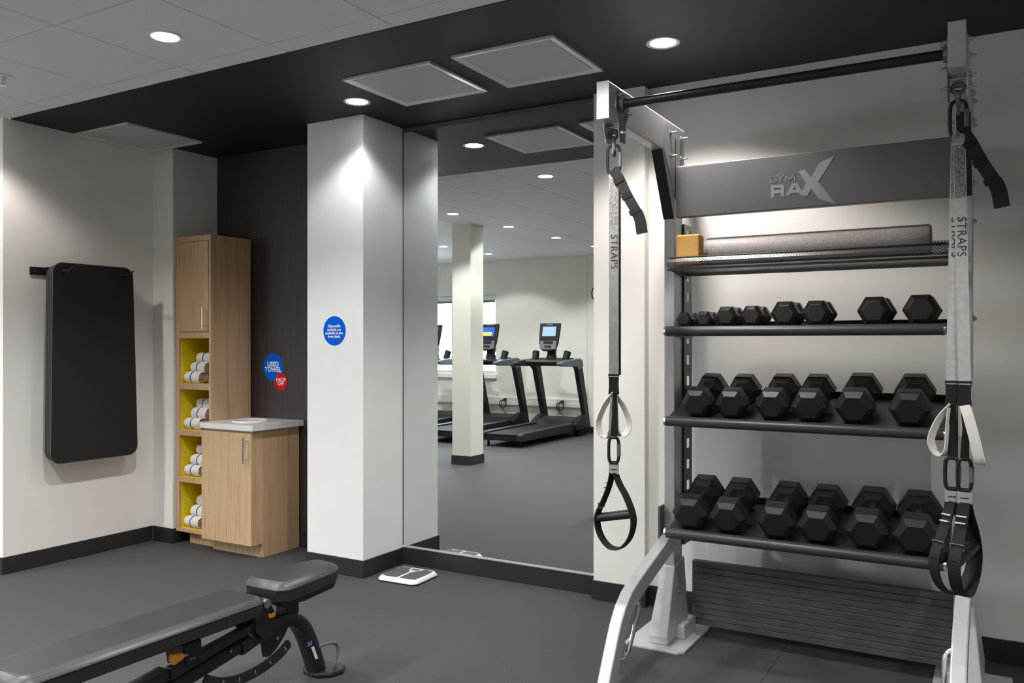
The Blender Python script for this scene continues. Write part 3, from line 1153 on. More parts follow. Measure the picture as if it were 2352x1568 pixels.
for side, (xa, xb) in (('l', (LX0, LX1)), ('r', (RX0, RX1))):
    inn = 1 if side == 'l' else -1
    xi = xb if side == 'l' else xa     # inner face
    xo = xa if side == 'l' else xb     # outer face
    b = bm_new()
    prism(b, [(YR, 0.012), (3.80, 0.012), (3.80, 1.93), (3.832, 2.222), (3.535, 2.222), (YR, 1.935)], 'x', xa, xb)
    rpart('post', b, STEEL, bevel=.004)
    b = bm_new()
    box(b, xa, xb, 2.945, 3.832, 2.222, 2.364)
    arm = rpart('arm', b, STEEL, bevel=.005)
    b = bm_new()
    box(b, xa - .0005, xb + .0005, 2.9435, 2.9455, 2.2215, 2.3645)
    obj('end_cap', b, STEEL, arm, bevel=.0008)
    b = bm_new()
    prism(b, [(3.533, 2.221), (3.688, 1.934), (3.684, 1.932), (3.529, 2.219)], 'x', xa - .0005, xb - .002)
    rpart('arm_shade_plate', b, BLACKM)  # thin black plate added to stand for the arm's shade on the sloping post
    # gusset plate with four bolts between arm and post
    b = bm_new()
    x0, x1 = (xi, xi + .004) if side == 'l' else (xi - .004, xi)
    prism(b, [(3.545, 2.352), (3.815, 2.352), (3.815, 2.02), (3.715, 2.02), (3.545, 2.215)], 'x', x0, x1)
    gp = rpart('gusset_plate', b, STEEL, bevel=.001)
    xs_ = x1 if side == 'l' else x0
    for (yy, zz) in ((3.62, 2.31), (3.77, 2.315), (3.62, 2.205), (3.77, 2.22)):
        bolt(xs_, yy, zz, inn, gp, L_=.032)
    for (yy, zz) in ((3.62, 2.31), (3.77, 2.315), (3.62, 2.205), (3.77, 2.22)):
        bolt(xo, yy, zz, -inn, gp, L_=.016)
    for yy in (3.69, 3.765):
        b = bm_new()
        box(b, *((x1, x1 + .0012) if side == 'l' else (x0 - .0012, x0)), yy - .0035, yy + .0035, 2.03, 2.30)
        obj('slot', b, BLACKM, gp)
    # pull-up bar mounting plate
    b = bm_new()
    px0, px1 = (xi, xi + .006) if side == 'l' else (xi - .006, xi)
    prism(b, [(3.005, 2.330), (3.035, 2.352), (3.085, 2.352), (3.125, 2.325), (3.135, 2.285), (3.10, 2.225), (3.095, 2.150), (3.035, 2.150), (3.025, 2.225), (3.00, 2.275)], 'x', px0, px1)
    mp_ = rpart('bar_mounting_plate', b, GREY, bevel=.0015)
    xs_ = px1 if side == 'l' else px0
    for (yy, zz) in ((3.032, 2.33), (3.09, 2.335), (3.115, 2.27), (3.05, 2.185)):
        bolt(xs_, yy, zz, inn, mp_, r=.007)
    b = bm_new()
    cyl(b, (xs_, 3.06, 2.300), (xs_ + inn * .012, 3.06, 2.300), .030, .024, 24)
    obj('bar_flange', b, GREY, mp_, smooth=True)
    # outer plate and bolts
    b = bm_new()
    ox0, ox1 = (xo - .005, xo) if side == 'l' else (xo, xo + .005)
    prism(b, [(3.015, 2.34), (3.11, 2.34), (3.11, 2.20), (3.09, 2.150), (3.035, 2.150), (3.015, 2.20)], 'x', ox0, ox1)
    op_ = rpart('outer_plate', b, STEEL, bevel=.0012)
    xs_ = ox0 if side == 'l' else ox1
    for (yy, zz) in ((3.03, 2.33), (3.09, 2.295), (3.06, 2.225), (3.06, 2.185)):
        bolt(xs_, yy, zz, -inn, op_, r=.007)
    # hanger: bolt bridging the plates and an eye bolt for the straps
    xm = (xa + xb) / 2
    b = bm_new()
    cyl(b, (xa - .004, 3.062, 2.182), (xb + .004, 3.062, 2.182), .011, .011, 16)
    cyl(b, (xa - .004, 3.045, 2.212), (xb + .004, 3.045, 2.212), .005, .005, 12)
    hb = rpart('hanger_pin', b, BOLTM, smooth=True)
    b = bm_new()
    ring = [(xm + .0165 * math.cos(2 * math.pi * i / 24), 3.048, 2.182 + .0165 * math.sin(2 * math.pi * i / 24)) for i in range(24)]
    tube(b, ring, .0065, 10, closed=True)
    tube(b, [(xm, 3.048, 2.166), (xm, 3.049, 2.14), (xm, 3.05, 2.122)], [.009, .0075, .008], 12)
    ring = [(xm, 3.05 + .012 * math.cos(2 * math.pi * i / 20), 2.111 + .012 * math.sin(2 * math.pi * i / 20)) for i in range(20)]
    tube(b, ring, .005, 8, closed=True)
    rpart('eye_bolt', b, TMSIL, smooth=True)
    # side bolts down the post
    for zz in (1.99, 1.84, 1.46, 1.06, .60):
        bolt(xo, 3.745, zz, -inn, rk, L_=.014)
    # slotted upright behind the post
    ux0, ux1 = (xi + .006, xi + .009) if side == 'l' else (xi - .009, xi - .006)
    b = bm_new()
    box(b, ux0, ux1, 3.80, 3.838, .42, 1.92)
    box(b, ux0, ux1, 3.882, 3.915, .42, 1.92)
    z = .42
    while z < 1.92:
        box(b, ux0, ux1, 3.838, 3.882, z, min(z + .054, 1.92))
        z += .0985
    box(b, *((xi - .02, xi + .006) if side == 'l' else (xi - .006, xi + .02)), 3.80, 3.806, .42, 1.92)
    rpart('slotted_upright', b, BLACKM)
    # lower mounting plate
    b = bm_new()
    lx0, lx1 = (xa - .012, xa) if side == 'l' else (xb, xb + .012)
    box(b, lx0, lx1, 3.64, 3.81, .46, .62)
    lp = rpart('lower_plate', b, GREY, bevel=.003)
    # front leg: bent rectangular tube
    ctr = [(2.905, 0.0), (2.945, .055), (2.985, .125), (3.025, .19), (3.062, .245), (3.105, .292), (3.16, .328), (3.23, .354), (3.33, .383), (3.45, .415), (3.58, .449), (3.70, .48)]
    dep = .078
    up_, lo_ = [], []
    for i, (yy, zz) in enumerate(ctr):
        a, c_ = ctr[max(i - 1, 0)], ctr[min(i + 1, len(ctr) - 1)]
        ty, tz = c_[0] - a[0], c_[1] - a[1]
        l = math.hypot(ty, tz)
        ny, nz = -tz / l, ty / l
        up_.append((yy + ny * dep / 2, zz + nz * dep / 2))
        lo_.append((yy - ny * dep / 2, zz - nz * dep / 2))
    b = bm_new()
    poly = [(max(p[0], 2.8), max(p[1], .012)) for p in up_] + [(p[0], max(p[1], .012)) for p in reversed(lo_)]
    prism(b, poly, 'x', xa + (.014 if side == 'l' else .0), xb + (.014 if side == 'l' else .0))
    lg = rpart('leg', b, STEEL, bevel=.006)
    b = bm_new()
    box(b, xa - .012, xb + .012, 2.845, 2.98, 0, .014)
    obj('leg_foot', b, BLKPL, lg, bevel=.004)
    # chrome hoop on the inner side of the leg
    xh = xi + inn * .020
    b = bm_new()
    tube(b, smoothpath([(xi, 3.225, .318), (xh, 3.205, .296), (xh, 3.160, .236), (xh, 3.112, .176), (xh, 3.065, .138), (xi, 3.035, .128)], 5), .0095, 10)
    obj('hoop', b, CHROME, lg, smooth=True)
    # base plate, boot and side block
    pz0, pz1 = (xa - .135, xi + .092) if side == 'l' else (xi - .092, xb + .135)
    b = bm_new()
    prism(b, [(pz0, 3.55), (pz0 + .02, 3.53), (pz1 - .025, 3.53), (pz1, 3.555), (pz1, 3.945), (pz0, 3.945)], 'z', 0, .012)
    rpart('base_plate', b, STEEL, bevel=.002)
    b = bm_new()
    A = [(xa - .038, 3.585, .012), (xb + .004, 3.585, .012), (xb + .004, 3.87, .012), (xa - .038, 3.87, .012)]
    A2 = [(xa - .038, 3.585, .045), (xb + .004, 3.585, .045), (xb + .004, 3.87, .10), (xa - .038, 3.87, .10)]
    B = [(xa - .006, YR - .01, .345), (xb + .006, YR - .01, .345), (xb + .006, 3.815, .365), (xa - .006, 3.815, .365)]
    if side == 'r':
        f_ = lambda p: (-(p[0] - (LX0 + LX1) / 2) + (RX0 + RX1) / 2, p[1], p[2])
        g_ = lambda p: (p[0] - (RX0 + RX1) / 2 + (LX0 + LX1) / 2, p[1], p[2])
        A, A2, B = [[f_(g_(p)) for p in q] for q in (A, A2, B)]
    rows = [[b.verts.new(p) for p in q] for q in (A, A2, B)]
    for P_, Q_ in zip(rows, rows[1:]):
        for i in range(4):
            j = (i + 1) % 4
            b.faces.new((P_[i], P_[j], Q_[j], Q_[i]))
    b.faces.new(rows[-1])
    b.faces.new(list(reversed(rows[0])))
    bmesh.ops.recalc_face_normals(b, faces=b.faces[:])
    bt = rpart('boot', b, STEEL, bevel=.006)
    for k in range(6):
        b = bm_new()
        yy = 3.735 + (k % 2) * .018
        zz = .20 + (k // 2) * .028
        box(b, *((xb + .004, xb + .0065) if side == 'l' else (xa - .0065, xa - .004)), yy - .0025, yy + .0025, zz, zz + .016)
        obj('boot_slot', b, TMSIL, bt)
    b = bm_new()
    sb0, sb1 = (xi + .002, xi + .045) if side == 'l' else (xi - .045, xi - .002)
    box(b, sb0, sb1, 3.695, 3.865, .012, .078)
    rpart('side_block', b, STEEL, bevel=.006)

b = bm_new()
cyl(b, (LX1 + .004, 3.06, 2.300), (RX0 - .004, 3.06, 2.300), .0172, .0172, 24)
rpart('pull_up_bar', b, BARM, smooth=True)

# header panel with the printed logo
b = bm_new()
box(b, -1.276, -0.150, 3.682, 3.722, 1.935, 2.168)
hd = rpart('header_panel', b, HEADM, bevel=.004)
YL = 3.682


def poly_face(b_, outer, y, th=.0006):
    prism(b_, outer, 'y', y - th, y)


logoX = [(-0.737, 2.09), (-0.713, 2.097), (-0.685, 2.061), (-0.654, 2.116), (-0.644, 2.123), (-0.59, 2.142), (-0.658, 2.039), (-0.626, 1.996), (-0.59, 1.941), (-0.65, 1.965), (-0.66, 1.976), (-0.685, 2.013), (-0.702, 1.983), (-0.714, 1.984), (-0.73, 1.992), (-0.722, 2.007), (-0.706, 2.04)]
b = bm_new()
poly_face(b, logoX, YL - .0003)
obj('logo_letter_x', b, LOGOM, hd)
b = bm_new()
for q in ([(-.791, 1.99), (-.778, 1.99), (-.767, 2.002), (-.762, 2.014), (-.753, 2.032), (-.753, 2.0425), (-.763, 2.0425)],
          [(-.753, 2.0425), (-.753, 2.032), (-.745, 2.014), (-.737, 2.000), (-.729, 1.991), (-.7215, 2.006), (-.743, 2.0425)],
          [(-.767, 2.002), (-.737, 2.001), (-.745, 2.014), (-.762, 2.014)]):
    poly_face(b, q, YL - .0003)
obj('logo_letter_a', b, LOGOM, hd)
b = bm_new()
for q in ([(-.852, 1.989), (-.839, 1.989), (-.839, 2.0415), (-.852, 2.0415)], [(-.839, 2.0295), (-.803, 2.0295), (-.803, 2.0415), (-.839, 2.0415)],
          [(-.839, 2.006), (-.809, 2.006), (-.809, 2.0195), (-.839, 2.0195)], [(-.809, 1.9905), (-.796, 1.9905), (-.796, 2.034), (-.803, 2.0415), (-.803, 2.0295), (-.809, 2.0295)]):
    poly_face(b, q, YL - .0003)
obj('logo_letter_r', b, LOGOM, hd)


def strokes(segs_, w_=.0042):
    b_ = bm_new()
    for (x0, z0), (x1, z1) in segs_:
        dx, dz = x1 - x0, z1 - z0
        l = math.hypot(dx, dz)
        nx, nz = -dz / l * w_ / 2, dx / l * w_ / 2
        ex, ez = dx / l * w_ / 2, dz / l * w_ / 2
        poly_face(b_, [(x0 + nx - ex, z0 + nz - ez), (x1 + nx + ex, z1 + nz + ez), (x1 - nx + ex, z1 - nz + ez), (x0 - nx - ex, z0 - nz - ez)], YL - .0003)
    return b_


obj('logo_letter_g', strokes([((-.825, 2.080), (-.853, 2.080)), ((-.853, 2.080), (-.853, 2.055)), ((-.853, 2.055), (-.827, 2.055)), ((-.827, 2.055), (-.827, 2.0675)), ((-.827, 2.0675), (-.838, 2.0675))], .0036), LOGOM, hd)
obj('logo_letter_y', strokes([((-.822, 2.081), (-.810, 2.068)), ((-.798, 2.081), (-.810, 2.068)), ((-.810, 2.068), (-.810, 2.055))], .0036), LOGOM, hd)
obj('logo_letter_m', strokes([((-.791, 2.055), (-.791, 2.080)), ((-.791, 2.080), (-.772, 2.058)), ((-.772, 2.058), (-.753, 2.080)), ((-.753, 2.080), (-.753, 2.055))], .0036), LOGOM, hd)

# three dumbbell shelves
TAN15 = math.tan(R(15))
SX0, SX1 = -1.272, -0.170


def shelf(yf, zf, ang, name='dumbbell_shelf'):
    """tray rising to the back from a round front rail centred at (yf, zf)"""
    tn = math.tan(R(ang))
    y0, y1 = yf + .004, 3.868
    z0 = zf + .0185
    z1 = z0 + (y1 - y0) * tn
    b_ = bm_new()
    prism(b_, [(y0, z0), (y1, z1), (y1 + .012, z1 + .028), (y1 + .018, z1 + .028), (y1 + .008, z1 - .006), (y0, z0 - .007)], 'x', SX0 + .004, SX1 - .004)
    sh_ = rpart(name, b_, BLACKM, bevel=.0015)
    b_ = bm_new()
    cyl(b_, (SX0, yf, zf), (SX1 - .012, yf, zf), .0225, .0225, 24)
    obj('front_rail', b_, RAILM, sh_, smooth=True)
    for xx, d in ((SX0, -1), (SX1 - .012, 1)):
        b_ = bm_new()
        cyl(b_, (xx, yf, zf), (xx + d * .009, yf, zf), .023, .021, 24)
        obj('rail_end_cap', b_, BOLTM, sh_, smooth=True)
    for xx, d in ((SX0, 1), (SX1, -1)):
        b_ = bm_new()
        xa_, xb_ = sorted((xx, xx + d * .004))
        prism(b_, [(y0 + .02, z0 - .03), (y1 - .02, z1 - .05), (y1 + .03, z1 - .05), (y1 + .03, z1 + .02), (y1 - .03, z1 - .007), (y0 + .02, z0 - .007)], 'x', xa_, xb_)
        obj('shelf_bracket', b_, BLACKM, sh_)
    return lambda y: z0 + (y - y0) * tn


zs2 = shelf(3.548, 1.416, 0.0)
zs3 = shelf(3.548, 1.020, 15.0)
zs4 = shelf(3.548, 0.527, 15.0)


def uv_sheet(name, pts_yz, x0, x1, m, parent):
    """folded perforated sheet, UV in metres, running along x"""
    me = bpy.data.meshes.new(name)
    vs, fs, uvs = [], [], []
    d = 0.0
    ds = [0.0]
    for (a, c_) in zip(pts_yz, pts_yz[1:]):
        d += math.hypot(c_[0] - a[0], c_[1] - a[1])
        ds.append(d)
    for (yy, zz) in pts_yz:
        vs += [(x0, yy, zz), (x1, yy, zz)]
    for i in range(len(pts_yz) - 1):
        fs.append((2 * i, 2 * i + 1, 2 * i + 3, 2 * i + 2))
    me.from_pydata(vs, [], fs)
    uvl = me.uv_layers.new(name='UVMap')
    for poly in me.polygons:
        for li in poly.loop_indices:
            vi = me.loops[li].vertex_index
            u, v = vs[vi][0], ds[vi // 2]
            c45 = .70710678
            uvl.data[li].uv = (u * c45 - v * c45, u * c45 + v * c45)
    me.materials.append(m)
    o = bpy.data.objects.new(name, me)
    COL.objects.link(o)
    o.parent = parent
    off = Vector((0, 0, 0))
    p = parent
    while p is not None:
        off += p.location
        p = p.parent
    o.location = -off
    return o


b = bm_new()
rad = .03
tray_rail = [(SX0 - .004, 3.875, 1.738)]
for k in range(7):
    a = R(180 + 90 * k / 6)
    tray_rail.append((SX0 - .004 + rad + rad * math.cos(a), 3.545 + rad + rad * math.sin(a), 1.738))
for k in range(7):
    a = R(270 + 90 * k / 6)
    tray_rail.append((SX1 + .004 - rad + rad * math.cos(a), 3.545 + rad + rad * math.sin(a), 1.738))
tray_rail.append((SX1 + .004, 3.875, 1.738))
tube(b, tray_rail, .0045, 8)
mt = rpart('mesh_tray', b, BLACKM, smooth=True)
uv_sheet('perforated_sheet', [(3.546, 1.739), (3.538, 1.731), (3.535, 1.719), (3.538, 1.707), (3.550, 1.6985), (3.86, 1.694), (3.866, 1.785)], SX0, SX1, MESHM, mt)
for xx in (SX0, SX1):
    b = bm_new()
    prism(b, [(3.60, 1.686), (3.88, 1.666), (3.88, 1.86), (3.865, 1.868), (3.862, 1.706), (3.60, 1.698)], 'x', xx - .002, xx + .002)
    obj('tray_bracket', b, BLACKM, mt)
b = bm_new()
box(b, SX0, SX1, 3.556, 3.572, 1.683, 1.693)
obj('tray_stiffener', b, BLACKM, mt)
b = bm_new()
box(b, SX0, SX1, 3.845, 3.862, 1.679, 1.693)
obj('tray_stiffener', b, TMSIL, mt)

# slatted lower back panel
for k in range(11):
    b = bm_new()
    z0 = .034 + k * .0273
    box(b, -1.262, -0.165, 3.872, 3.912, z0, z0 + .0255)
    rpart('back_slat', b, SLATM, bevel=.0016)
b = bm_new()
box(b, -1.26, -0.167, 3.878, 3.908, .034, .333)
rpart('slat_core', b, BLACKM)
for yy in (3.883, 3.90):
    b = bm_new()
    cyl(b, (-1.235, yy, .3325), (-1.235, yy, .3335), .0065, .0065, 14)
    rpart('slat_hole', b, BLACKM)

# ------------------------------------------------------------------ dumbbells


def dumbbell(W, total, hl, label, group):
    t_ = thing('dumbbell', label, 'dumbbell', group=group)
    Rr = W / 2
    h = W * .8660254

    def hexring(b_, y, s):
        return [b_.verts.new((Rr * s * math.cos(R(60 * i)), y, h / 2 + Rr * s * math.sin(R(60 * i)))) for i in range(6)]

    def head(y0, y1, outer_first):
        b_ = bm_new()
        L_ = y1 - y0
        prof = [(0, .66), (.20, .975), (.25, 1.0), (.82, 1.0), (.90, .93), (1.0, .62)]
        rows_ = []
        for (tt, s) in prof:
            yy = y0 + L_ * tt if outer_first else y1 - L_ * tt
            rows_.append(hexring(b_, yy, s))
        for P_, Q_ in zip(rows_, rows_[1:]):
            for i in range(6):
                j = (i + 1) % 6
                b_.faces.new((P_[i], P_[j], Q_[j], Q_[i]))
        b_.faces.new(rows_[0])
        b_.faces.new(rows_[-1])
        bmesh.ops.recalc_face_normals(b_, faces=b_.faces[:])
        obj('head', b_, RUBBER, t_, local=True, bevel=min(.003, W * .02), segs=2)
    head(0, hl, True)
    head(total - hl, total, False)
    b_ = bm_new()
    g0, g1 = hl - .004, total - hl + .004
    k = [(g0, .011), (g0 + .012, .0135), (g0 + .02, .0145), ((g0 + g1) / 2, .0165), (g1 - .02, .0145), (g1 - .012, .0135), (g1, .011)]
    tube(b_, [(0, y, h / 2) for y, _ in k], [r_ for _, r_ in k], 14)
    obj('handle', b_, CHROME, t_, local=True, smooth=True)
    return t_


def put(o, x, y, z, ang, rz=0.0):
    o.location = (x, y, z)
    o.rotation_euler = (R(ang), 0, rz)


ordw = ['leftmost', 'second from the left', 'third from the left', 'fourth from the left', 'fifth from the left', 'rightmost']
top = [(-1.198, .074, .150, .050, 'tiny hex dumbbell, leftmost on the top dumbbell shelf'), (-1.110, .076, .150, .050, 'tiny hex dumbbell, second from the left on the top dumbbell shelf'),
       (-1.012, .098, .185, .062, 'small hex dumbbell, third from the left on the top dumbbell shelf'), (-0.905, .099, .185, .062, 'small hex dumbbell, fourth from the left on the top dumbbell shelf'),
       (-0.770, .116, .205, .070, 'medium hex dumbbell just left of centre on the top dumbbell shelf'), (-0.645, .117, .205, .070, 'medium hex dumbbell beside the empty gap on the top dumbbell shelf'),
       (-0.428, .128, .215, .076, 'hex dumbbell just right of the empty gap on the top dumbbell shelf'), (-0.262, .132, .215, .076, 'hex dumbbell at the right end of the top dumbbell shelf')]
for x, W, tot, hl, lab in top:
    o = dumbbell(W, tot, hl, lab, 'dumbbells on the top shelf')
    put(o, x, 3.553, zs2(3.553) + .001, 0, R(rnd.uniform(-1.5, 1.5)))
mid = [(-1.137, .139), (-0.988, .140), (-0.818, .145), (-0.671, .147), (-0.498, .156), (-0.299, .156)]
for i, (x, W) in enumerate(mid):
    o = dumbbell(W, .295, .088, 'black hex dumbbell, %s on the middle dumbbell shelf' % ordw[i], 'dumbbells on the middle shelf')
    put(o, x, 3.548, zs3(3.548) + .0015, 15, R(rnd.uniform(-1, 1)))
low = [(-1.168, .162), (-1.003, .162), (-0.802, .163), (-0.637, .163), (-0.452, .171), (-0.278, .171)]
for i, (x, W) in enumerate(low):
    o = dumbbell(W, .315, .096, 'large black hex dumbbell, %s on the bottom dumbbell shelf' % ordw[i], 'dumbbells on the bottom shelf')
    put(o, x, 3.550, zs4(3.550) + .0015, 15, R(rnd.uniform(-1, 1)))

# ------------------------------------------------------------------ yoga block and foam roller on the mesh tray
yb = thing('yoga_block', 'tan foam yoga block standing at the left end of the mesh tray', 'yoga block', (-1.186, 3.62, 1.6992))
b = bm_new()
box(b, -1.241, -1.137, 3.580, 3.655, 1.6992, 1.842)
o = obj('block_body', b, YOGA, yb, bevel=.007, segs=3)
fr = thing('foam_roller', 'long speckled grey foam roller lying on the mesh tray', 'foam roller', (-0.69, 3.745, 1.6992))
b = bm_new()
rr_ = .0705
n = 40
xs_ = [(-1.148, rr_ * .90), (-1.144, rr_ * .97), (-1.136, rr_)] + [(-1.136 + (i / 10) * .892, rr_) for i in range(1, 10)] + [(-0.244, rr_), (-0.239, rr_ * .97), (-0.236, rr_ * .90)]
tube(b, [(x, 3.745, 1.6992 + rr_) for x, _ in xs_], [q for _, q in xs_], n)
obj('roller_body', b, ROLLER, fr, smooth=True)
b = bm_new()
for x, d in ((-1.148, -1), (-0.236, 1)):
    cyl(b, (x, 3.745, 1.6992 + rr_), (x + d * .0008, 3.745, 1.6992 + rr_), .006, .006, 12)
obj('end_dimple', b, BLACKM, fr)

# ------------------------------------------------------------------ suspension trainers
PRINT = mat('strap_print', (0.27, 0.26, 0.255), 0.8, noise=0.8, nscale=330, stretch=(1, 1, .5))
STITCH = mat('white_stitching', (0.6, 0.59, 0.56), 0.8, noise=0.05, nscale=50)


def suspension(cx, cy, wvs, uv_, fv, tv, label, seed, strapw, sep, txt_z, print_m, webs, lat=0.0):
    """wv handle direction, uv_ separation of the two straps, fv across the webbing, tv direction of the loose tail"""
    wvs = [Vector(q).normalized() for q in wvs]
    uv_, fv, tv = Vector(uv_).normalized(), Vector(fv).normalized(), Vector(tv).normalized()
    Z = Vector((0, 0, 1))
    t_ = thing('suspension_trainer', label, 'strap trainer', (cx, cy, 0.555), group='suspension trainers')
    c0 = Vector((cx, cy, 0))
    rn = random.Random(seed)

    def carabiner(cz, hh, ww, dirv, r, name='carabiner', off=Vector((0, 0, 0))):
        b_ = bm_new()
        pts = []
        for k in range(28):
            a = 2 * math.pi * k / 28
            ca, sa = math.cos(a), math.sin(a)
            q = 4.0
            s = (abs(ca) ** q + abs(sa) ** q) ** (-1 / q)
            pts.append(c0 + off + dirv * (ww * ca * s) + Z * (cz + hh * sa * s))
        tube(b_, pts, r, 10, closed=True)
        ob = obj(name, b_, BLACKM, t_, smooth=True)
        b2 = bm_new()
        tube(b2, [c0 + off + dirv * ww + Z * (cz - hh * .45), c0 + off + dirv * ww + Z * (cz + hh * .5)], r * 1.25, 10)
        obj('gate', b2, GREY, ob, smooth=True)
        return ob
    carabiner(2.083, .058, .024, fv, .0062)
    # top loop of the straps through the carabiner
    b_ = bm_new()
    band(b_, [c0 + Z * 2.034 + uv_ * .008, c0 + Z * 2.030, c0 + Z * 2.034 - uv_ * .008], fv, strapw * .9, .003)
    band(b_, [c0 + Z * 2.034, c0 + Z * 2.008], fv, strapw, .012)
    obj('sewn_loop', b_, TAGM, t_)
    # loose black tail
    b_ = bm_new()
    ctrl = [c0 + Z * 2.045 + tv * -.005 - uv_ * .012, c0 + tv * .022 + Z * 2.005 - uv_ * .012, c0 + tv * .052 + Z * 1.94 - uv_ * .012, c0 + tv * .088 + Z * 1.875 - uv_ * .012]
    c2 = [ctrl[-1], c0 + tv * .101 + Z * 1.845 - uv_ * .012, c0 + tv * .110 + Z * 1.790 - uv_ * .012]
    nrm = Vector((tv.y, -tv.x, 0))
    wd = (tv * .86 + Z * .5 + nrm * .25)
    band(b_, smoothpath(ctrl, 5), wd, .040, .004)
    tl = obj('loose_tail', b_, WEBDK, t_)
    b_ = bm_new()
    band(b_, smoothpath(c2, 4), wd, .043, .009)
    obj('tail_end', b_, WEBB, tl)
    b_ = bm_new()
    for q in (.010, .040, .070):
        p_ = c0 + tv * (q + .01) + Z * (2.02 - q * 2.05) - uv_ * .012
        band(b_, [p_ + tv * -.004 + Z * .009, p_ + tv * .004 - Z * .009], wd, .0415, .0075)
    obj('tail_keeper', b_, WEBB, tl)
    # two long straps
    for s in (0, 1):
        off = uv_ * (sep * (s - .5))
        topoff = uv_ * (.006 * (s - .5))
        b_ = bm_new()
        lt = fv * (lat * s)
        P0 = [c0 + topoff + lt + Z * 2.010, c0 + topoff * .5 + off * .5 + lt + Z * 1.60, c0 + off + lt + Z * 1.238]
        band(b_, P0[:], fv, strapw, .0028)
        st = obj('strap', b_, webs[s], t_)
        # printed zone near the top
        fn = Z.cross(fv)
        if fn.y > 0:
            fn = -fn
        fn.normalize()
        if s == 0 or webs[1] is WEBL:
            b_ = bm_new()
            a0, a1 = (2.0, 1.83)
            pa = P0[0].lerp(P0[1], (2.010 - a0) / .41) + fn * .0018
            pb = P0[0].lerp(P0[1], (2.010 - a1) / .41) + fn * .0018
            band(b_, [pa, pb], fv, strapw * .86, .0008)
            obj('printed_pattern', b_, print_m, st)
        if webs[s] is not WEBDK:
            tx = text_mesh('lettering', 'STRAPS', strapw * 1.02, INK, extrude=.0003, space=1.08, offset=-.0003)
            m4 = Matrix.Identity(4)
            for r_ in range(3):
                m4[r_][0] = (-Z)[r_]
                m4[r_][1] = (fv if fv.x > 0 else -fv)[r_]
                m4[r_][2] = fn[r_]
            zz = txt_z
            pm = P0[0].lerp(P0[1], (2.010 - zz) / .41) + fn * .0022
            mp2 = m4.copy()
            mp2.translation = pm
            tx.parent = st
            st_w = Vector(t_.location) + Vector(st.location)
            tx.matrix_basis = Matrix.Translation(-st_w) @ mp2
        # buckle
        b_ = bm_new()
        band(b_, [c0 + off + Z * 1.243, c0 + off + Z * 1.225, c0 + off + Z * 1.19, c0 + off + Z * 1.163], fv, [strapw * 1.18, strapw * 1.02, strapw * 1.0, strapw * 1.15], .011)
        bk = obj('adjuster_buckle', b_, BLKPL, t_, bevel=.0015)
        b_ = bm_new()
        band(b_, [c0 + off + Z * 1.235 + fn * .007, c0 + off + Z * 1.231 + fn * .007], fv, strapw * .95, .002)
        obj('buckle_bar', b_, TAGM, bk)
        # white pull loop
        d = tv * (1 if (s == 0) == (uv_.x < -.5) else -1)
        sd = fn * (1 if s == 0 else -.4)
        b_ = bm_new()
        q0 = c0 + off + Z * 1.165
        big = webs[1] is WEBL and d.dot(tv) > 0
        lp_ = [q0, q0 + d * .035 + sd * .012 - Z * .045, q0 + d * .060 + sd * .02 - Z * .110, q0 + d * .052 + sd * .02 - Z * .150, q0 + d * .030 + sd * .012 - Z * .166, q0 + d * .012 - Z * .145, q0 + d * .008 - Z * .08, q0 + d * .002 - Z * .01]
        if big:
            lp_ = [q0 + fn * .006, q0 + d * .010 + fn * .022 - Z * .035, q0 + d * .026 + fn * .034 - Z * .100, q0 + d * .038 + fn * .034 - Z * .160, q0 + d * .042 + fn * .022 - Z * .182, q0 + d * .040 + fn * .004 - Z * .165, q0 + d * .026 - fn * .010 - Z * .095, q0 + d * .008 - fn * .006 - Z * .012]
        pth = smoothpath(lp_, 5)
        wds = (Vector((fn.x, fn.y, 0)) * .72 + fv * .7 * (1 if d.dot(fv) > 0 else -1))
        if big:
            wds = fv * 1.0 - Z * .12
        band(b_, pth, wds, .030, .003)
        obj('pull_loop', b_, WEBW, t_, smooth=True)
        # lower black webbing to the small carabiner
        b_ = bm_new()
        band(b_, [c0 + off + Z * 1.165, c0 + off + fv * .004 + Z * 1.09, c0 + off + Z * 0.998], fv, [.024, .020, .026], .007)
        obj('lower_webbing', b_, WEBB, t_)
        carabiner(0.943, .050, .0195, fv, .0062, 'handle_carabiner', off)
        b_ = bm_new()
        band(b_, [c0 + off + Z * .900, c0 + off + Z * .885], fv, .030, .008)
        obj('handle_loop', b_, WEBB, t_)
        b_ = bm_new()
        band(b_, [c0 + off + Z * .888, c0 + off + Z * .851], fv, .040, .009)
        tg = obj('fabric_tag', b_, TAGM, t_)
        b_ = bm_new()
        band(b_, [c0 + off + Z * .871 + fn * .0048, c0 + off + Z * .867 + fn * .0048], fv, .024, .0008)
        obj('tag_print', b_, INK, tg)
        # handle: webbing triangle, foot cradle and grip
        q = c0 + off
        wv = wvs[s]
        hv = Vector((-wv.y, wv.x, 0))

        def H(a, z_):
            return q + wv * (a * 1.18) + Z * z_
        b_ = bm_new()
        band(b_, smoothpath([H(-.006, .855), H(-.018, .80), H(-.042, .735), H(-.062, .690), H(-.066, .650), H(-.052, .600), H(-.022, .565), H(.004, .558), H(.030, .566), H(.062, .608), H(.076, .660), H(.072, .706), H(.050, .765), H(.022, .815), H(.006, .855)], 4), [hv] * 57, .038, .0045)
        hn = obj('handle_strap', b_, WEBB, t_)
        b_ = bm_new()
        tube(b_, [H(-.066, .668), H(-.05, .672), H(.055, .700), H(.072, .704)], [.0155, .0165, .0165, .0155], 16)
        obj('grip', b_, BLKPL, hn, smooth=True)
        b_ = bm_new()
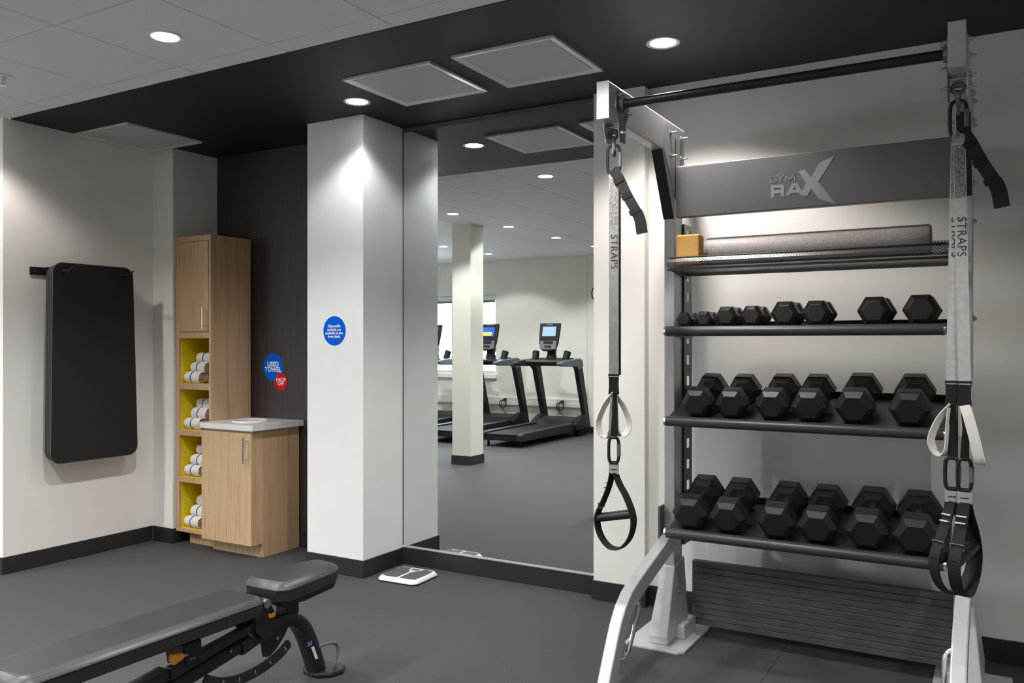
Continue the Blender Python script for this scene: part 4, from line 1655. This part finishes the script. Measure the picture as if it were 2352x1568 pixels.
        for a, z_ in ((-.0225, .815), (-.030, .795)):
            p_ = H(a, z_)
            for sgn in (-1, 1):
                band(b_, [p_ + wv * (.001) + fn * .0 + wv * (sgn * .003), p_ + wv * -.0005 - Z * .003 + wv * (sgn * .003)], hv, .03, .0006)
        obj('stitching', b_, STITCH, hn)
        b_ = bm_new()
        p_ = H(-.050, .722)
        hw = hv * .021
        tube(b_, [p_ - hw + Z * .008, p_ + hw + Z * .008, p_ + hw - Z * .010, p_ - hw - Z * .010], .0024, 8, closed=True)
        obj('slide_buckle', b_, CHROME, hn, smooth=True)
    return t_


suspension(-1.311, 3.05, ((.98, -.18, 0), (.97, -.12, 0)), (-.40, .92, 0), (.92, .40, 0), (.95, .31, 0), 'suspension strap trainer hanging from the left end of the pull-up frame', 3, .038, .012, 1.722, PRINT, (WEBG, WEBDK), .009)
suspension(-0.115, 3.05, ((.34, .94, 0), (.62, .78, 0)), (-.96, .28, 0), (1, .04, 0), (1, .0, 0), 'suspension strap trainer hanging from the right end of the pull-up frame', 5, .036, .038, 1.705, PRINT, (WEBL, WEBL))

# ------------------------------------------------------------------ adjustable bench
bx = -2.43
bn = thing('weight_bench', 'adjustable weight bench with slate grey pads and a black frame', 'bench', (bx, 1.85, 0))


def pad(name, outline, zb_, zm, zt, inset):
    """black base + vinyl bevel + top face"""
    cx = sum(p[0] for p in outline) / len(outline)
    cy = sum(p[1] for p in outline) / len(outline)

    def ring(b_, z, ins):
        out = []
        n_ = len(outline)
        for i in range(n_):
            p0, p1, p2 = outline[i - 1], outline[i], outline[(i + 1) % n_]
            e1 = Vector((p1[0] - p0[0], p1[1] - p0[1])).normalized()
            e2 = Vector((p2[0] - p1[0], p2[1] - p1[1])).normalized()
            n1 = Vector((-e1.y, e1.x))
            n2 = Vector((-e2.y, e2.x))
            nn = (n1 + n2)
            nn = nn / max(nn.dot(n1), .2)
            out.append(b_.verts.new((p1[0] + nn.x * ins, p1[1] + nn.y * ins, z)))
        return out

    def loft(rows_, b_, top=True, bot=True):
        for P_, Q_ in zip(rows_, rows_[1:]):
            for i in range(len(P_)):
                j = (i + 1) % len(P_)
                b_.faces.new((P_[i], P_[j], Q_[j], Q_[i]))
        if top:
            b_.faces.new(rows_[-1])
        if bot:
            b_.faces.new(list(reversed(rows_[0])))
        bmesh.ops.recalc_face_normals(b_, faces=b_.faces[:])
    b_ = bm_new()
    loft([ring(b_, zm, .0), ring(b_, zm + .003, .0005), ring(b_, zt - .0015, inset * .92), ring(b_, zt, inset)], b_, top=False)
    p_ = obj(name, b_, VINYL_LIT, bn, smooth=True, angle=50)
    b_ = bm_new()
    loft([ring(b_, zt - .003, inset * .94), ring(b_, zt + .0006, inset * 1.03), ring(b_, zt + .002, inset * 1.4)], b_)
    obj('pad_top', b_, VINYL, p_, smooth=True, angle=50)
    b_ = bm_new()
    loft([ring(b_, zb_, .016), ring(b_, zb_ + .006, .004), ring(b_, zm - .001, .002)], b_)
    obj('pad_base', b_, BLKPL, p_, smooth=True, angle=30)
    return p_


hw_ = .125
pad('back_pad', [(bx - hw_, 1.345), (bx - hw_ + .04, 1.297), (bx + hw_ - .04, 1.297), (bx + hw_, 1.345), (bx + hw_, 2.165), (bx + hw_ - .04, 2.212), (bx - hw_ + .04, 2.212), (bx - hw_, 2.165)], .374, .420, .438, .025)
bs = -2.418
pad('seat_pad', [(bs - .118, 2.30), (bs - .078, 2.265), (bs + .078, 2.265), (bs + .118, 2.30), (bs + .092, 2.575), (bs + .056, 2.638), (bs - .056, 2.638), (bs - .092, 2.575)], .388, .436, .462, .026)


def bpart(name, b_, m, bevel=0.0, smooth=False, parent=None):
    return obj(name, b_, m, parent or bn, bevel=bevel, smooth=smooth)


b = bm_new()
prism(b, [(2.30, .386), (2.62, .388), (2.60, .362), (2.44, .352), (2.32, .358)], 'x', bs - .062, bs + .062)
bpart('seat_carrier', b, BLKPL, bevel=.004)
b = bm_new()
box(b, bx - .045, bx + .045, 1.42, 2.20, .342, .376)
bpart('back_rail', b, BLACKM, bevel=.005)
b = bm_new()
cyl(b, (bx - .075, 2.232, .398), (bx + .085, 2.232, .398), .017, .017, 20)
bpart('hinge_pin', b, TMSIL, smooth=True)
for s in (-1, 1):
    b = bm_new()
    prism(b, [(2.20, .415), (2.255, .415), (2.30, .34), (2.30, .27), (2.245, .25), (2.20, .30)], 'x', bx + s * .052 - .004, bx + s * .052 + .004)
    bpart('hinge_plate', b, BLACKM, bevel=.002)
b = bm_new()
box(b, bx - .034, bx + .034, 2.385, 2.445, .295, .365)
bpart('seat_post', b, BLACKM, bevel=.004)
# main tube that falls towards the head end
b = bm_new()
tube(b, [(bx, 2.33, .276), (bx, 1.9, .205), (bx, 1.45, .130), (bx, .98, .052)], .031, 20)
bpart('main_tube', b, BLACKM, smooth=True)
# telescoping bar above it
b = bm_new()
prism(b, [(2.20, .300), (2.20, .328), (1.845, .280), (1.845, .238)], 'x', bx + .012, bx + .045)
bpart('ladder_bar', b, BLKPL, bevel=.003)
b = bm_new()
prism(b, [(1.846, .244), (1.846, .276), (1.30, .196), (1.30, .156)], 'x', bx - .024, bx + .036)
bpart('ladder_bar', b, BLKPL, bevel=.003)
for (yy, zz) in ((2.165, .262), (2.105, .252)):
    b = bm_new()
    cyl(b, (bx + .030, yy, zz), (bx + .0335, yy, zz), .006, .005, 12)
    bpart('rivet', b, BOLTM)
# bracket and orange pull knob
b = bm_new()
prism(b, [(1.885, .345), (1.960, .345), (1.968, .262), (1.900, .262)], 'x', bx - .05, bx + .052)
br = bpart('lock_bracket', b, BLACKM, bevel=.003)
b = bm_new()
box(b, bx + .052, bx + .0535, 1.912, 1.932, .286, .294)
obj('bracket_label', b, TMSIL, br)
b = bm_new()
tube(b, [(bx + .046, 1.905, .309), (bx + .046, 1.876, .309)], .007, 12)
obj('knob_stem', b, BOLTM, br, smooth=True)
b = bm_new()
tube(b, [(bx + .046, 1.886, .309), (bx + .046, 1.878, .309), (bx + .046, 1.866, .309), (bx + .046, 1.857, .309), (bx + .046, 1.850, .309), (bx + .046, 1.846, .309)], [.011, .0145, .0155, .0185, .0195, .0165], 20)
bpart('pull_knob', b, ORANGE, smooth=True)
b = bm_new()
box(b, bx + .040, bx + .064, 2.262, 2.292, .330, .348)
bpart('pull_knob', b, ORANGE, bevel=.004)
# arched rear leg
arch = smoothpath([(bx, 2.16, .243), (bx, 2.27, .270), (bx, 2.35, .283), (bx, 2.42, .276), (bx, 2.475, .240), (bx, 2.512, .185), (bx, 2.545, .11), (bx, 2.578, .020)], 6)
b = bm_new()
rows = []
for p, t3, a3, c3 in frames(arch):
    nn = Vector((0, -t3.z, t3.y)).normalized()
    if nn.z < 0 and t3.y > 0.3:
        nn = -nn
    e = []
    for k in range(16):
        a = 2 * math.pi * k / 16
        ca, sa = math.cos(a), math.sin(a)
        s = (abs(ca) ** 4 + abs(sa) ** 4) ** (-.25)
        e.append(b.verts.new(p + Vector((1, 0, 0)) * (.038 * ca * s) + Vector((0, -t3.z, t3.y)).normalized() * (.029 * sa * s)))
    rows.append(e)
for P_, Q_ in zip(rows, rows[1:]):
    for i in range(16):
        j = (i + 1) % 16
        b.faces.new((P_[i], P_[j], Q_[j], Q_[i]))
b.faces.new(rows[0])
b.faces.new(rows[-1])
bmesh.ops.recalc_face_normals(b, faces=b.faces[:])
bpart('rear_leg', b, BLACKM, smooth=True)
b = bm_new()
box(b, bx + .0385, bx + .0392, 2.487, 2.512, .150, .168)
bpart('leg_label', b, mat('blue_label', (.10, .13, .30), .5, noise=.2, nscale=300), parent=bn)
b = bm_new()
prism(b, [(2.506, .142), (2.522, .142), (2.547, .085), (2.531, .085)], 'x', bx + .0385, bx + .0392)
bpart('leg_label', b, mat('white_label', (.62, .62, .62), .5, noise=.3, nscale=300), parent=bn)
# rear foot: rounded plate with a wire handle
b = bm_new()
fp = [(-2.512, 2.585), (-2.480, 2.553), (-2.400, 2.545), (-2.352, 2.585), (-2.338, 2.640), (-2.365, 2.680), (-2.45, 2.684), (-2.500, 2.650)]
prism(b, fp, 'z', 0.0, .021)
bpart('rear_foot', b, BLKPL, bevel=.007)
b = bm_new()
tube(b, smoothpath([(bx + .03, 2.545, .128), (bx + .03, 2.60, .124), (bx + .03, 2.655, .112), (bx + .03, 2.672, .085), (bx + .03, 2.664, .05), (bx + .03, 2.650, .018)], 5), .0062, 10)
bpart('wire_handle', b, GREY, smooth=True)
# fin plate under the arch
b = bm_new()
prism(b, [(2.255, .26), (2.40, .262), (2.375, .225), (2.335, .19), (2.297, .17), (2.268, .178), (2.262, .205)], 'x', bx + .018, bx + .026)
fn_ = bpart('fin_plate', b, BLACKM, bevel=.0015)
b = bm_new()
cyl(b, (bx + .026, 2.338, .228), (bx + .0275, 2.338, .228), .0065, .0065, 12)
obj('fin_rivet', b, BOLTM, fn_)


def slotted_arc(path, width, slots, x0, x1):
    """flat bar in the yz plane with real slots; path list of (y,z); slots = set of segment indices left open in the middle band"""
    b_ = bm_new()
    n_ = len(path)
    cols = []
    for i, (yy, zz) in enumerate(path):
        a, c_ = path[max(i - 1, 0)], path[min(i + 1, n_ - 1)]
        ty, tz = c_[0] - a[0], c_[1] - a[1]
        l = math.hypot(ty, tz)
        ny, nz = -tz / l, ty / l
        wdt = width * (1.0 if 0 < i < n_ - 1 else .6)
        cols.append([(yy + ny * wdt * q, zz + nz * wdt * q) for q in (-.5, -.24, .24, .5)])
    V0 = [[b_.verts.new((x0, p[0], p[1])) for p in c_] for c_ in cols]
    V1 = [[b_.verts.new((x1, p[0], p[1])) for p in c_] for c_ in cols]
    for i in range(n_ - 1):
        for k in range(3):
            if k == 1 and i in slots:
                for (A_, B_) in ((V0[i][1], V1[i][1]),):
                    pass
                b_.faces.new((V0[i][1], V0[i + 1][1], V1[i + 1][1], V1[i][1]))
                b_.faces.new((V0[i][2], V1[i][2], V1[i + 1][2], V0[i + 1][2]))
                b_.faces.new((V0[i][1], V1[i][1], V1[i][2], V0[i][2]))
                b_.faces.new((V0[i + 1][1], V0[i + 1][2], V1[i + 1][2], V1[i + 1][1]))
                continue
            b_.faces.new((V0[i][k], V0[i][k + 1], V0[i + 1][k + 1], V0[i + 1][k]))
            b_.faces.new((V1[i][k], V1[i + 1][k], V1[i + 1][k + 1], V1[i][k + 1]))
        b_.faces.new((V0[i][0], V0[i + 1][0], V1[i + 1][0], V1[i][0]))
        b_.faces.new((V0[i][3], V1[i][3], V1[i + 1][3], V0[i + 1][3]))
    for c0_, c1_ in ((V0[0], V1[0]), (V0[-1], V1[-1])):
        for k in range(3):
            b_.faces.new((c0_[k], c1_[k], c1_[k + 1], c0_[k + 1]))
    return b_


pth = [tuple(p)[1:] for p in smoothpath([(0, 2.392, .198), (0, 2.345, .170), (0, 2.275, .148), (0, 2.20, .139), (0, 2.125, .141), (0, 2.05, .158), (0, 1.985, .192)], 6)]
bpart('slotted_arc', slotted_arc(pth, .038, {3, 10, 16, 22, 28}, bx + .030, bx + .038), BLACKM)
# head-end foot
b = bm_new()
tube(b, [(bx - .26, .97, .035), (bx + .26, .97, .035)], .032, 18)
bpart('front_foot', b, BLACKM, smooth=True)
for s in (-1, 1):
    b = bm_new()
    cyl(b, (bx + s * .26, .97, .038), (bx + s * .285, .97, .038), .038, .038, 24)
    bpart('foot_cap', b, BLKPL, smooth=True)

# ------------------------------------------------------------------ treadmills (seen in the mirror)
SCR = mat('treadmill_screen_light', (0.2, 0.3, 0.4), 0.15, emit=(0.45, 0.62, 0.75), estr=0.45)
SCR2 = mat('treadmill_screen_blue', (0.02, 0.05, 0.3), 0.15, emit=(0.03, 0.12, 0.55), estr=0.8)
SCRY = mat('treadmill_screen_yellow', (0.6, 0.6, 0.05), 0.2, emit=(0.7, 0.75, 0.08), estr=0.9)


def treadmill(label):
    t_ = thing('treadmill', label, 'treadmill', group='treadmills facing the window wall')

    def P(name, b_, m, bevel=.006, smooth=False, parent=None):
        return obj(name, b_, m, parent or t_, local=True, bevel=bevel, smooth=smooth)
    b_ = bm_new()
    box(b_, -.27, .27, -1.55, -.02, .085, .165)
    P('deck', b_, TMBLK)
    b_ = bm_new()
    box(b_, -.245, .245, -1.50, -.01, .158, .172)
    P('belt', b_, mat('treadmill_belt', (.016, .017, .018), .7, noise=.1, nscale=60, spec=.2), bevel=.004)
    for s in (-1, 1):
        b_ = bm_new()
        prism(b_, [(-.005, .085), (-.005, .165), (-.04, .190), (-1.55, .205), (-1.62, .10), (-1.5, .085)], 'x', s * .29 - .042, s * .29 + .042)
        P('side_rail', b_, TMGREY, bevel=.010)
        b_ = bm_new()
        cyl(b_, (s * .24, -.10, 0), (s * .24, -.10, .09), .018, .014, 14)
        P('foot', b_, TMBLK, bevel=0)
        b_ = bm_new()
        box(b_, s * .28 - .04, s * .28 + .04, -1.98, -1.70, 0, .10)
        P('front_support', b_, TMBLK)
        # upright
        b_ = bm_new()
        prism(b_, [(-2.00, .10), (-1.85, .10), (-1.80, .30), (-1.53, 1.03), (-1.47, 1.08), (-1.64, 1.125), (-1.70, 1.06)], 'x', s * .345 - .036, s * .345 + .036)
        P('upright', b_, TMGREY, bevel=.014)
        b_ = bm_new()
        prism(b_, [(-1.72, 1.02), (-1.70, 1.10), (-1.63, 1.14), (-1.20, 1.115), (-1.03, 1.095), (-.985, 1.075), (-1.0, 1.045), (-1.12, 1.03), (-1.50, 1.02), (-1.58, .96)], 'x', s * .350 - .042, s * .350 + .042)
        P('handrail', b_, TMBLUE if s > 0 else TMGREY, bevel=.014)
        b_ = bm_new()
        tube(b_, [(s * .245, -1.40, 1.10), (s * .25, -1.43, 1.16), (s * .26, -1.46, 1.235)], [.045, .050, .052], 14)
        P('cup_holder', b_, TMBLK, bevel=0, smooth=True)
        b_ = bm_new()
        prism(b_, [(-1.48, .19), (-1.72, .30), (-1.90, .30), (-2.00, .10), (-1.5, .10)], 'x', s * .335 - .045, s * .335 + .045)
        P('upright_boot', b_, TMBLK, bevel=.012)
    b_ = bm_new()
    prism(b_, [(-1.42, .168), (-1.54, .235), (-1.76, .275), (-1.95, .245), (-1.98, .10), (-1.42, .10)], 'x', -.29, .29)
    P('motor_hood', b_, TMGREY, bevel=.02)
    b_ = bm_new()
    prism(b_, [(-1.22, 1.085), (-1.25, 1.115), (-1.50, 1.145), (-1.62, 1.12), (-1.60, 1.04), (-1.35, 1.03)], 'x', -.33, .33)
    P('dashboard', b_, TMBLK, bevel=.012)
    b_ = bm_new()
    tube(b_, [(0, -1.45, 1.10), (0, -1.46, 1.20), (0, -1.475, 1.30)], [.09, .065, .07], 16)
    P('neck', b_, TMBLK, bevel=0, smooth=True)
    # console: rounded, narrower towards the bottom, leaning back
    tilt = R(-12)
    oc = Vector((0, -1.40, 1.44))
    ca, sa = math.cos(tilt), math.sin(tilt)

    def CP(u, v, d):
        # u across, v up the console, d out of the face (towards the runner, +y)
        y_, z_ = d, v
        return oc + Vector((u, y_ * ca + z_ * sa, -y_ * sa + z_ * ca))
    outl = [(-.155, .205), (.155, .205), (.165, .195), (.160, .05), (.148, -.09), (.120, -.17), (.075, -.20), (-.075, -.20), (-.120, -.17), (-.148, -.09), (-.160, .05), (-.165, .195)]
    b_ = bm_new()
    F_ = [b_.verts.new(CP(u, v, .035)) for u, v in outl]
    G_ = [b_.verts.new(CP(u * 1.04, v * 1.03, .015)) for u, v in outl]
    K_ = [b_.verts.new(CP(u * .9, v * .95, -.035)) for u, v in outl]
    for A_, B_ in ((F_, G_), (G_, K_)):
        for i in range(len(outl)):
            j = (i + 1) % len(outl)
            b_.faces.new((A_[i], A_[j], B_[j], B_[i]))
    b_.faces.new(F_)
    b_.faces.new(K_)
    bmesh.ops.recalc_face_normals(b_, faces=b_.faces[:])
    con = P('console', b_, TMGREY, bevel=.004)

    def panel(name, u0, u1, v0, v1, d0, d1, m):
        b2 = bm_new()
        q = [b2.verts.new(CP(u, v, d)) for d in (d0, d1) for u, v in ((u0, v0), (u1, v0), (u1, v1), (u0, v1))]
        for f in ((0, 3, 2, 1), (4, 5, 6, 7), (0, 1, 5, 4), (1, 2, 6, 5), (2, 3, 7, 6), (3, 0, 4, 7)):
            b2.faces.new([q[i] for i in f])
        bmesh.ops.recalc_face_normals(b2, faces=b2.faces[:])
        return P(name, b2, m, bevel=0, parent=con)
    panel('bezel', -.125, .125, -.045, .172, .034, .037, TMBLK)
    panel('screen', -.108, .108, .015, .155, .036, .039, SCR)
    panel('key_panel', -.075, .075, -.10, -.06, .034, .038, TMBLK)
    panel('dial_panel', -.055, .055, -.155, -.125, .034, .038, TMBLK)
    panel('badge', -.045, .045, .178, .192, .034, .0365, TMSIL)
    panel('face_trim', -.13, .13, -.175, -.055, .0335, .0355, TMSIL)
    return t_


tr = treadmill('treadmill with a bright silver screen nearest the clock, seen in the mirror')
tr.location = (-5.64, -1.10, 0)
tr2 = copy_tree(tr)
tr2['label'] = 'treadmill with a blue and yellow screen half behind the pillar in the mirror'
tr2.location = (-6.68, -1.10, 0)
for c in tr2.children:
    for d in c.children:
        if d.name.startswith('screen'):
            d.data = d.data.copy()
            d.data.materials[0] = SCR2
            # yellow read-out on the lower half of this screen
            b = bm_new()
            vs = [v.co.copy() for v in d.data.vertices]
            lo, hi = vs[4:6], vs[6:8]
            q = [lo[0].lerp(hi[1], .08) + Vector((.012, .003, 0)), lo[1].lerp(hi[0], .08) + Vector((-.04, .003, 0)), lo[1].lerp(hi[0], .45) + Vector((-.04, .003, 0)), lo[0].lerp(hi[1], .45) + Vector((.012, .003, 0))]
            A_ = [b.verts.new(p) for p in q]
            b.faces.new(A_)
            k = obj('screen_readout', b, SCRY, c, local=True)
tr3 = copy_tree(tr)
tr3['label'] = 'treadmill farthest left in the mirror, mostly hidden behind the white column reflection'
tr3.location = (-7.72, -1.10, 0)

# ------------------------------------------------------------------ wall raceway, power cords and clock on the window wall
rw = thing('cable_raceway', 'white cable raceway along the wall behind the treadmills', 'raceway', (-6.8, YF, .45))
b = bm_new()
box(b, -9.1, -5.43, YF + .0005, YF + .05, .375, .50)
obj('raceway_body', b, RACEW, rw, bevel=.004)
b = bm_new()
box(b, -9.1, -5.43, YF + .05, YF + .053, .385, .44)
obj('raceway_cover', b, RACEW, rw, bevel=.002)
for i, (xx, lab) in enumerate(((-6.80, 'coiled black power cord at the raceway behind the treadmill by the window'), (-5.78, 'coiled black power cord at the raceway behind the treadmill by the clock'))):
    t = thing('power_cord', lab, 'cord', (xx, YF + .06, .45), group='treadmill power cords')
    b = bm_new()
    box(b, xx - .025, xx + .025, YF + .0535, YF + .085, .445, .485)
    obj('plug', b, BLACKM, t, bevel=.006)
    b = bm_new()
    pts = [(xx, YF + .085, .465), (xx - .06, YF + .12, .44), (xx - .07, YF + .11, .36), (xx - .02, YF + .10, .33), (xx + .04, YF + .11, .38), (xx + .03, YF + .12, .45), (xx - .03, YF + .12, .43), (xx - .02, YF + .13, .33), (xx + .05, YF + .13, .25), (xx + .10, YF + .14, .14), (xx + .13, YF + .15, .0085)]
    tube(b, smoothpath(pts, 5), .0075, 8)
    obj('cord', b, BLACKM, t, smooth=True)
ck = thing('wall_clock', 'round white wall clock with a black rim reflected at the mirror edge', 'clock', (-5.165, YF, 2.105))
yk = YF + .004
b = bm_new()
prism(b, [(-5.165 + .138 * math.cos(2 * math.pi * i / 48), 2.105 + .138 * math.sin(2 * math.pi * i / 48)) for i in range(48)], 'y', yk, yk + .03)
obj('clock_face', b, CLOCKW, ck)
b = bm_new()
tube(b, [(-5.165 + .138 * math.cos(2 * math.pi * i / 48), yk + .03, 2.105 + .138 * math.sin(2 * math.pi * i / 48)) for i in range(48)], .009, 10, closed=True)
obj('clock_rim', b, BLACKM, ck, smooth=True)
for i in range(12):
    a = math.pi / 6 * i
    b = bm_new()
    cx, cz = -5.165 + .108 * math.sin(a), 2.105 + .108 * math.cos(a)
    box(b, cx - .006, cx + .006, yk + .03, yk + .032, cz - .009, cz + .009)
    obj('hour_mark', b, BLACKM, ck)
for L_, a, w_ in ((.065, 1.1, .006), (.095, 4.0, .004)):
    b = bm_new()
    tube(b, [(-5.165, yk + .035, 2.105), (-5.165 + L_ * math.sin(a), yk + .035, 2.105 + L_ * math.cos(a))], w_, 6)
    obj('hand', b, BLACKM, ck)
